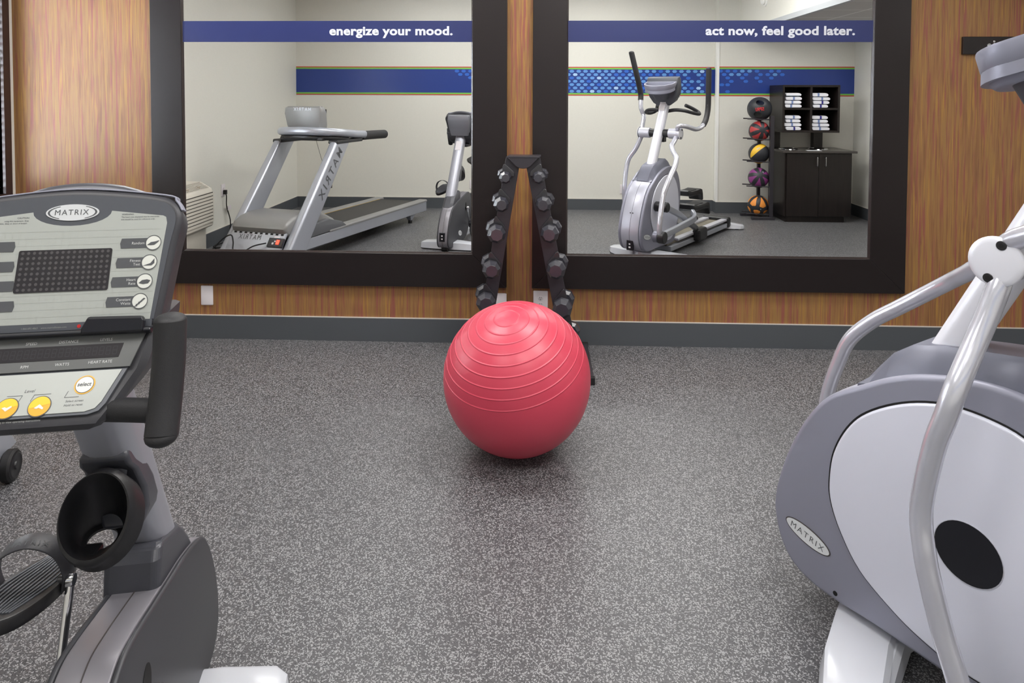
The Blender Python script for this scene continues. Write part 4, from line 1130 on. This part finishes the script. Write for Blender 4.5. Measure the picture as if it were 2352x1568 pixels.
# mast and its collar
by = lambda z: -.012 - .55 * (z - .544)
b = MB(); sec = rrect(.096, .094, .034, 6)
b.loft([[(u * 1.08 - .006, by(z) + v, z + v * .4) for u, v in sec] for z in (.47, .7, .9, 1.08, 1.17)], M['bike_mast']); b.out('mast', bk, smooth=50)
b = MB(); dfn = lambda u, v: (u, by(1.0 + v) + .0485, 1.0 + v + .019)
b.poly([dfn(-.03, -.045), dfn(.03, -.045), dfn(.03, .045), dfn(-.03, .045)], M['plate']); b.out('decal', bk, smooth=None)
rings = []
for (yr, zr, yf, zf, w) in ((-.128, .440, .165, .352, .057), (-.130, .480, .165, .40, .057), (-.122, .545, .120, .462, .057), (-.108, .562, .085, .505, .055), (-.095, .568, .06, .525, .053)):
    rings.append([(-w, yr + .012, zr), (-w + .010, yr, zr), (w - .010, yr, zr), (w, yr + .012, zr), (w, yf - .03, zf), (w - .03, yf, zf), (-w + .03, yf, zf), (-w, yf - .03, zf)])
b = MB(); b.loft(rings, M['dark_cover']); b.out('mast_collar', bk, smooth=None, bevel=(.007, 3))
# cup holder: a slanted oval mouth narrowing to an open bottom
def oval(c, ax, ay, a_, b_, n=40):
    c, ax, ay = Vector(c), Vector(ax).normalized(), Vector(ay).normalized()
    return [c + ax * a_ * math.cos(2 * PI * k / n) + ay * b_ * math.sin(2 * PI * k / n) for k in range(n)]
tilt = (.10, .26, .95); side_ = (1, .05, -.12)
mouth = Vector((-.009, -.272, .744)); bot = (-.024, -.195, .648)
rings = [oval(bot, (1, 0, 0), (0, 1, .25), .027, .026), oval(bot, (1, 0, 0), (0, 1, .25), .041, .040), oval((-.020, -.212, .672), (1, 0, -.05), (.05, .8, .6), .049, .052), oval((.000, -.240, .712), side_, (.08, .5, .86), .068, .082),
         oval(mouth + Vector((.004, .012, -.010)), side_, tilt, .0655, .0870), oval(mouth + Vector((.002, .002, -.006)), side_, tilt, .0625, .0830), oval(mouth + Vector((0.001, -.001, -.003)), side_, tilt, .0605, .0800), oval(mouth, side_, tilt, .0575, .0745),
         oval((-.013, -.240, .718), side_, (.08, .5, .86), .053, .066), oval((-.020, -.210, .678), (1, 0, -.05), (.05, .8, .6), .044, .046), oval((-.023, -.197, .656), (1, 0, 0), (0, 1, .25), .036, .035), oval((-.024, -.196, .653), (1, 0, 0), (0, 1, .25), .027, .026)]
rings.append(rings[0])
b = MB(); b.loft(rings, M['black'], True, False, False); bmesh.ops.remove_doubles(b.bm, verts=b.bm.verts[:], dist=1e-6); b.out('cup_holder', bk, smooth=40)
b = MB()
def bar(z, y0, y1, x0, x1): return [(x, y, z) for x, y in ((x0, y0), (x1, y0), (x1, y1), (x0, y1))]
b.loft([bar(.846, -.222, -.196, -.044, .034), bar(.832, -.232, -.185, -.052, .038), bar(.812, -.222, -.16, -.055, .040), bar(.79, -.200, -.15, -.056, .044), bar(.74, -.178, -.125, -.055, .052), bar(.69, -.165, -.10, -.045, .052), bar(.66, -.185, -.09, -.03, .045)], M['dark_cover']); b.out('cup_holder_bracket', bk, smooth=50, bevel=(.010, 3))
b = MB(); b.box(-.058, -.018, -.245, -.20, .628, .650, M['black']); b.out('cup_holder_clip', bk, smooth=None, bevel=(.006, 2))

# ---- console, in its own planes
class Plane:
    def __init__(s, y0, k, z0): s.y0, s.k, s.z0 = y0, k, z0; s.n = Vector((0, -1, k)).normalized(); s.c = 1 / math.sqrt(1 + k * k)
    def at(s, x, z, d=0.0): return Vector((x, s.y0 - s.k * (s.z0 - z), z)) + s.n * d
UP, ST, KP = Plane(-.335, .35, 1.375), Plane(-.417, .7, 1.14), Plane(-.46, 1.0, 1.08)
RIM = [(.0, 1.373), (.09, 1.367), (.145, 1.359), (.165, 1.349), (.177, 1.333), (.180, 1.312), (.174, 1.276), (.166, 1.21), (.158, 1.147)]
rim = [(-x, z) for x, z in reversed(RIM[1:])] + RIM
rim = [(p.x, p.y) for p in cr([(x, z, 0) for x, z in rim], 4)]
b = MB(); b.prism(rim, -.085, 0, lambda u, v, w: UP.at(u * (1 + w * .8), 1.26 + (v - 1.26) * (1 + w * .6), w), M['bezel_dark'], ch=.012, steps=4); cons = b.out('console', bk, smooth=45)
b = MB(); b.prism(inset(rim, .011), -.004, .0008, lambda u, v, w: UP.at(u, v, w), M['bezel']); b.out('console_bezel', cons, smooth=None)
b = MB(); b.loft([[(x * w_, y0_ + v * 1.0, z) for x, v in rrect(1.0, .10, .035, 4)] for z, w_, y0_ in ((1.12, .18, -.285), (1.20, .22, -.265), (1.28, .24, -.245), (1.325, .23, -.245), (1.335, .20, -.25))], M['shell']); b.out('console_back_shell', cons, smooth=50)
# raised visor behind the top edge
b = MB(); b.tube([UP.at(x, 1.366 - 1.2 * x * x, -.05) + Vector((0, 0, .012 - .35 * x * x)) for x in (-.155, -.12, -.06, 0, .06, .12, .155)], [.006, .012, .016, .016, .016, .012, .006], M['dark_cover'], 10, 5); b.out('console_visor', cons, smooth=60)
b = MB(); b.sweep([UP.at(x, z, -.016) for x, z in [(-.150, 1.36), (0, 1.374), (.146, 1.361), (.166, 1.350), (.177, 1.334)]], rrect(.022, .003, .001, 3), M['rim'], up=(0, -1, .3)); b.out('console_edge_trim', cons, smooth=50)
# lower block
rings = []
for z, w, yf, yb_ in ((1.152, .156, -.408, -.28), (1.139, .155, -.4135, -.28), (1.10, .148, -.4405, -.29), (1.088, .145, -.4485, -.30), (1.05, .122, -.486, -.33), (1.036, .112, -.500, -.35), (1.026, .104, -.505, -.38), (1.016, .094, -.500, -.40), (1.008, .085, -.485, -.41)):
    e = .012
    rings.append([(-w + e, yf, z), (w - e, yf, z), (w, yf + e, z), (w, yb_ - e, z), (w - e, yb_, z), (-w + e, yb_, z), (-w, yb_ - e, z), (-w, yf + e, z)])
b = MB(); b.loft(rings, M['bezel_dark']); b.out('console_lower_housing', cons, smooth=32)
b = MB(); b.loft([[(x, y, z) for x, y in ((-w, -.46), (w, -.46), (w, -.33), (-w, -.33))] for z, w in ((1.03, .075), (.995, .06))], M['bezel_dark']); b.out('console_mount', cons, smooth=None, bevel=(.012, 3))
# upper overlay
notch = [(.063 * math.cos(a), 1.3345 - .0235 * math.sin(a)) for a in [PI * k / 14 for k in range(15)]]
ov = [(-.146, 1.158), (.1425, 1.158), (.1555, 1.312), (.153, 1.322)] + [(.148, 1.3245)] + notch + [(-.148, 1.3245), (-.153, 1.322), (-.1555, 1.312)]
b = MB(); b.prism(ov, -.001, .0014, lambda u, v, w: UP.at(u, v, w), M['faceplate']); op = b.out('upper_overlay', cons, smooth=None)
b = MB(); gr = mat('overlay_grid_line', rgb(180, 184, 180), .4)
for k in range(-13, 14):
    x = k * .0112
    if abs(x) < .142: b.poly([UP.at(x - .0002, 1.16, .0017), UP.at(x + .0002, 1.16, .0017), UP.at(x + .0002, 1.305, .0017), UP.at(x - .0002, 1.305, .0017)], gr)
for k in range(13):
    z = 1.168 + k * .0112
    b.poly([UP.at(-.143, z - .0002, .0017), UP.at(.143, z - .0002, .0017), UP.at(.143, z + .0002, .0017), UP.at(-.143, z + .0002, .0017)], gr)
b.out('grid_print', op, smooth=None)
uv = lambda cx, cz, d: (lambda u, v, w=0: UP.at(cx + u, cz + v * UP.c, d + w))
b = MB(); b.prism(ellipse(.0425, .0143, 40), 0, .0022, uv(0, 1.333, 0), M['oval']); bg = b.out('badge', cons, smooth=None)
b = MB()
for s in (-1, 1):
    o = []
    for k in range(13):
        a = D2R(-58 + 116 * k / 12); o.append((s * (.0405 - .001) * math.cos(a), .0128 * math.sin(a)))
    for k in range(12, -1, -1):
        a = D2R(-58 + 116 * k / 12); th = .0022 * math.cos(a); o.append((s * (.0385 - th) * math.cos(a), .0118 * math.sin(a)))
    f = uv(0, 1.333, .0025); b.poly([f(u, v) for u, v in o], M['ink'])
f = uv(0, 1.333, .0026); b.text('MATRIX', M['ink'], lambda u, v: f(u - .001, v - .0042), width=.054, space=1.2); b.out('lettering', bg, smooth=None)
b = MB(); f = uv(-.002, 1.2395, 0); b.prism([(u, v) for u, v in rrect(.146, .0665 / UP.c, .003, 3)], .001, .0026, f, M['screen']); sc = b.out('dot_matrix_display', cons, smooth=None)
b = MB()
for i in range(16):
    for j in range(8):
        u, v = -.0665 + i * .0089, -.0305 + j * .0087
        b.poly([f(u + .0026 * math.cos(PI * k / 4), v + .0026 * math.sin(PI * k / 4), .0028) for k in range(8)], M['led_off'])
b.out('led_dots', sc, smooth=None)
rows = [(.1365, 1.2795, ['Random']), (.133, 1.248, ['Fitness', 'Test']), (.1285, 1.2175, ['Heart', 'Rate']), (.124, 1.1865, ['Constant', 'Watts'])]
for bx, bz_, words_ in rows:
    for s in (1, -1):
        f = uv(s * bx, bz_, 0)
        b = MB()
        tagp = [(-.052, -.0085), (-.010, -.0085), (-.010, .0085), (-.052, .0085), (-.054, 0)]
        b.prism([(s * u, v) for u, v in tagp], .001, .0022, f, M['ink']); b.out('key_label', cons, smooth=None)
        b = MB(); b.prism(ellipse(.0130, .0130, 32), .001, .0026, f, M['key_white'])
        ring_o, ring_i = ellipse(.0132, .0132, 32), ellipse(.0118, .0118, 32)
        for k in range(32):
            j = (k + 1) % 32; b.poly([f(*ring_o[k], .0028), f(*ring_o[j], .0028), f(*ring_i[j], .0028), f(*ring_i[k], .0028)], M['ink'])
        if s > 0:
            if words_[0] == 'Random': o = [(-.010, -.004), (-.004, .001), (.003, .002), (.010, .004), (.008, .001), (.002, -.004), (-.004, -.0045)]
            elif words_[0] == 'Fitness': o = [(-.010, -.006), (.002, -.002), (.008, .006), (.0085, -.002), (.004, -.006)]
            elif words_[0] == 'Heart': o = [(-.0095, -.003), (-.004, .002), (.004, .003), (.0095, .001), (.006, -.004), (-.002, -.005)]
            else: o = [(-.007, -.008), (-.004, -.008), (.009, .004), (.006, .005)]
            b.poly([f(u, v, .0029) for u, v in o], M['ink'])
            if words_[0] == 'Constant':
                for q in (-.003, .0005, .004): b.poly([f(q - .006, q - .0055, .0030), f(q, q - .0045, .0030), f(q, q - .0055, .0030), f(q - .006, q - .0065, .0030)], M['ink'])
        b.out('program_key', cons, smooth=None)
        if s > 0:
            b = MB()
            for i, w_ in enumerate(words_):
                v0 = (-.0022 if len(words_) == 1 else (.0012 - .0064 * i))
                b.text(w_, M['white_ink'], lambda u, v: f(-.0145 + u, v0 + v, .0025), height=.0046, align='RIGHT')
            b.out('lettering', cons, smooth=None)
b = MB()
def tx(body, x, z, h, align, m, P=UP, d=.0018, **kw): b.text(body, m, lambda u, v: P.at(x + u, z + v * P.c, d), height=h, align=align, **kw)
tx('WARNING', .0795, 1.3265, .0030, 'LEFT', M['ink']); tx('The heart rate displayed may be inaccurate', .0795, 1.3222, .0026, 'LEFT', M['ink']); tx('and should be used for reference only.', .0795, 1.3182, .0026, 'LEFT', M['ink'])
tx('CAUTION', -.068, 1.3245, .0030, 'RIGHT', M['ink']); tx('using this equipment. Stop', -.068, 1.3200, .0026, 'RIGHT', M['ink']); tx('faint, dizzy or short of breath.', -.0695, 1.3160, .0026, 'RIGHT', M['ink'])
b.out('notice_lettering', cons, smooth=None)
# reading ledge
b = MB()
b.loft([[UP.at(x, z, d) for z, d in ((1.1455, -.004), (1.1455, .016), (1.1400, .018), (1.1365, .012), (1.1365, -.004))] for x in (-.152, .15)], M['deep_black']); b.out('reading_ledge', cons, smooth=None, bevel=(.002, 2))
b = MB(); b.loft([[UP.at(x, z, d) for z, d in ((1.139, .006), (1.139, .020), (zt, .020), (zt, .006))] for x, zt in ((.043, 1.147), (.052, 1.165), (.135, 1.163), (.139, 1.155))], M['deep_black']); b.out('ledge_stop', cons, smooth=None, bevel=(.003, 2))
b = MB(); b.prism([(-.147, 1.1465), (.146, 1.1465), (.146, 1.1578), (-.147, 1.1578)], 0, .0012, lambda u, v, w: UP.at(u, v, w), M['bezel'])
tx('1.866.693.4863    www.matrixfitness.com', -.02, 1.1505, .0030, 'CENTER', M['fineprint'], UP, .0016); b.poly([UP.at(.033 + .003 * math.cos(a), 1.152 + .0028 * math.sin(a), .0017) for a in [PI * k / 5 for k in range(10)]], M['red'])
b.out('footer_strip', cons, smooth=None)
# numeric strip
b = MB(); b.prism([(-.127, 1.0925), (.124, 1.0925), (.139, 1.1365), (-.139, 1.1365)], 0, .003, lambda u, v, w: ST.at(u, v, w), M['strip']); sp = b.out('readout_panel', cons, smooth=None)
b = MB(); b.prism([(-.104, 1.1055), (.104, 1.1055), (.108, 1.1240), (-.108, 1.1240)], .003, .0036, lambda u, v, w: ST.at(u, v, w), M['screen'])
for k in range(20):
    x = -.097 + k * .0102
    for (u0, u1, v0, v1) in ((-.003, .003, .005, .0056), (-.003, .003, -.0003, .0003), (-.003, .003, -.0056, -.005), (-.0033, -.0027, -.005, .005), (.0027, .0033, -.005, .005)):
        b.poly([ST.at(x + u, 1.1148 + v, .0038) for u, v in ((u0, v0), (u1, v0), (u1, v1), (u0, v1))], M['bezel_dark'])
b.out('segment_display', sp, smooth=None)
for w_, x, z in (('SPEED', -.033, 1.1272), ('DISTANCE', .023, 1.1275), ('LEVELS', .080, 1.1280), ('RPM', -.034, 1.0972), ('WATTS', .021, 1.0978), ('HEART RATE', .078, 1.0985)):
    b = MB(); tx(w_, x, z, .0046, 'CENTER', M['white_ink'], ST, .0034); b.out('lettering', sp, smooth=None)
# keypad
kpo = [(-.077, 1.042), (.074, 1.042), (.088, 1.045), (.095, 1.052), (.113, 1.0885), (-.113, 1.0885), (-.095, 1.052), (-.088, 1.045)]
b = MB(); b.prism([(u * 1.07, 1.066 + (v - 1.066) * 1.12) for u, v in kpo], -.004, .0015, lambda u, v, w: KP.at(u, v, w), M['bezel']); b.out('keypad_frame', cons, smooth=None)
b = MB(); b.prism(kpo, .0015, .0028, lambda u, v, w: KP.at(u, v, w), M['faceplate']); b.out('keypad', cons, smooth=None)
kv = lambda cx, cz: (lambda u, v, w=0: KP.at(cx + u, cz + v * KP.c, w))
f = kv(.0635, 1.0722); b = MB(); b.prism(ellipse(.0152, .0152, 36), .002, .0034, f, M['amber']); b.prism(ellipse(.0134, .0134, 36), .002, .0038, f, M['ink']); b.prism(ellipse(.0126, .0126, 36), .002, .0041, f, M['key_white']); b.text('select', M['ink'], lambda u, v: f(u, v - .0022, .0044), width=.0205, bold=.02, shear=.1); b.out('select_key', cons, smooth=None)
for cx, sgn, lab in ((.007, 1, 'up'), (-.039, -1, 'down')):
    f = kv(cx, 1.0508); b = MB()
    b.prism(ellipse(.0165, .0165, 36), .002, .0034, f, M['ink']); b.prism(ellipse(.0152, .0152, 36), .002, .0040, f, M['amber'])
    half = [(.0150 * math.cos(a), .0150 * math.sin(a)) for a in [D2R(12) + PI * k / 16 for k in range(17)]]; b.poly([f(u, v, .0042) for u, v in half], M['yellow'])
    tri = [(-.007, -.0015 * sgn - .001), (0, .004 * sgn - .001), (.007, -.002 * sgn - .001), (.006, -.0045 * sgn - .001), (0, -.0015 * sgn - .001), (-.003, -.003 * sgn - .001)]
    b.poly([f(u, v, .0044) for u, v in tri], M['key_white']); b.out('level_key', cons, smooth=None)
b = MB(); tx('Level', -.0145, 1.0672, .0052, 'CENTER', M['ink'], KP, .0031, shear=.2)
tx('Select screen', .0555, 1.0535, .0036, 'CENTER', M['ink'], KP, .0031, shear=.1); tx('Hold to reset', .0555, 1.0490, .0036, 'CENTER', M['ink'], KP, .0031, shear=.1)
def line(pts):
    for (x0, z0), (x1, z1) in zip(pts[:-1], pts[1:]):
        d_ = Vector((x1 - x0, (z1 - z0) / KP.c)).normalized() * .0004; n_ = Vector((-d_.y, d_.x * KP.c))
        b.poly([KP.at(x0 + n_.x, z0 + n_.y, .0031), KP.at(x1 + n_.x, z1 + n_.y, .0031), KP.at(x1 - n_.x, z1 - n_.y, .0031), KP.at(x0 - n_.x, z0 - n_.y, .0031)], M['ink'])
line([(-.045, 1.0642), (-.023, 1.0642), (-.026, 1.0570)]); line([(.018, 1.0642), (-.006, 1.0642), (-.009, 1.0570)]); line([(.042, 1.0660), (.039, 1.0590), (.060, 1.0590)])
b.out('keypad_lettering', cons, smooth=None)
b = MB(); tx('pedaling to view operating instructions', -.02, 1.0352, .0032, 'CENTER', M['fineprint'], KP, .0018); b.out('footer_lettering', cons, smooth=None)
# handlebar
b = MB(); b.tube([(-.19, -.512, 1.042), (-.11, -.478, 1.034), (0, -.43, 1.02), (.11, -.478, 1.034), (.19, -.512, 1.042)], .0185, M['matt_black'], 16, 8); hb = b.out('handlebar', bk, smooth=60)
for s in (-1, 1):
    gp_ = [(s * .199, -.490, 1.178), (s * .1995, -.500, 1.12), (s * .198, -.515, 1.06), (s * .197, -.533, 1.012)]
    b = MB(); b.tube(gp_, .0245, M['matt_black'], 20, 6)
    b.sphere(gp_[0], (.0245, .0245, .012), M['matt_black'], 20, 10); b.sphere(gp_[-1], (.0245, .0245, .016), M['matt_black'], 20, 10); b.out('hand_grip', hb, smooth=60)
# feet, rail, seat
st = [(.29, .105, .05, .04), (.28, .135, .03, .062), (.25, .155, .015, .072), (.12, .165, .005, .080)]
swept_foot('front_foot', bk, [(-x, a, c, z) for x, a, c, z in st] + [(0, .166, .0, .082)] + st[::-1], 'foot')
b = MB(); b.box(-.045, .045, -1.02, .0, .045, .115, M['foot']); b.out('base_beam', bk, smooth=None, bevel=(.012, 3))
swept_foot('rear_foot', bk, [(-x, a - 1.10, c - 1.10, z) for x, a, c, z in st] + [(0, -.95, -1.10, .072)] + [(x, a - 1.10, c - 1.10, z) for x, a, c, z in st[::-1]], 'foot')
b = MB()
for x, y in ((.23, .08), (-.23, .08), (.23, -1.02), (-.23, -1.02)): b.cyl((x, y, 0), (x, y, .014), .018, M['rubber'], 16)
b.out('levelling_pads', bk)
b = MB(); b.loft([[(u, -.66 - (z - .1) * .22 + v, z) for u, v in rrect(.075, .085, .025, 4)] for z in (.10, .45)], M['bike_side']); b.out('seat_tube', bk, smooth=45)
b = MB(); b.loft([[(u, -.66 - (z - .1) * .22 + v, z) for u, v in rrect(.05, .055, .02, 4)] for z in (.451, .756)], M['steel']); b.out('seat_post', bk, smooth=45)
b = MB()
rings = []
for y, w, z0, z1 in ((-.66, .02, .78, .805), (-.69, .03, .77, .825), (-.75, .055, .765, .83), (-.82, .10, .76, .835), (-.88, .125, .765, .85), (-.93, .11, .78, .86), (-.95, .07, .80, .85)):
    rings.append([(w * math.cos(a) * 1.0, y, (z0 + z1) / 2 + (z1 - z0) / 2 * math.sin(a)) for a in [2 * PI * k / 16 for k in range(16)]])
b.loft(rings, M['rubber']); b.out('saddle', bk, smooth=60)

# ------------------------------------------------------------------ light
def area(name, loc, sx, sy, power, col=(1, 1, 1), rot=(0, 0, 0), spread=180):
    l = bpy.data.lights.new(name, 'AREA'); l.shape = 'RECTANGLE'; l.size, l.size_y = sx, sy; l.energy = power; l.color = col; l.spread = D2R(spread)
    o = bpy.data.objects.new(name, l); COL.objects.link(o); o.location = loc; o.rotation_euler = rot; return o
for x, y, p_ in ((-1.3, .5, 26), (-1.3, 3.1, 40), (.7, .5, 38), (.7, 3.1, 40), (1.6, 1.8, 40)):
    area('ceiling_light', (x, y, HC - .01), 1.2, .6, p_, (1.0, .975, .94))
area('soffit_light', (3.3, .4, SZ - .005), .5, .5, 10, (1.0, .98, .95))
area('soffit_light', (3.3, 2.6, SZ - .005), .5, .5, 8, (1.0, .98, .95))
area('window_daylight', (XL - .12, (WY0 + WY1) / 2, (WZ0 + WZ1) / 2), WY1 - WY0, WZ1 - WZ0, 115, (.84, .91, 1.0), (0, -PI / 2, 0))
w = bpy.data.worlds.new('World'); scene.world = w; w.use_nodes = True
w.node_tree.nodes['Background'].inputs['Color'].default_value = (.75, .85, 1, 1); w.node_tree.nodes['Background'].inputs['Strength'].default_value = 1.0

# ------------------------------------------------------------------ camera
yaw, pitch, roll = .0398, -.0345, -.0033
Rm = (Matrix.Rotation(yaw, 3, 'Z') @ Matrix.Rotation(pitch, 3, 'X') @ Matrix.Rotation(roll, 3, 'Y'))
rt, fw, upv = Rm @ Vector((1, 0, 0)), Rm @ Vector((0, 1, 0)), Rm @ Vector((0, 0, 1))
cd = bpy.data.cameras.new('Camera'); cam = bpy.data.objects.new('Camera', cd); COL.objects.link(cam)
cam.matrix_world = Matrix(((rt.x, upv.x, -fw.x, 0), (rt.y, upv.y, -fw.y, 0), (rt.z, upv.z, -fw.z, 1.53972), (0, 0, 0, 1)))
cd.sensor_width = 36; cd.lens = 24.0; cd.shift_y = -(784 - 273.95) / 2352; cd.clip_start = .02
scene.camera = cam
vs = scene.view_settings
vs.view_transform = 'Standard'; vs.look = 'None'; vs.gamma = 1.0; vs.exposure = 0.0; vs.use_curve_mapping = False
scene.cycles.max_bounces = 10; scene.cycles.diffuse_bounces = 5; scene.cycles.glossy_bounces = 6
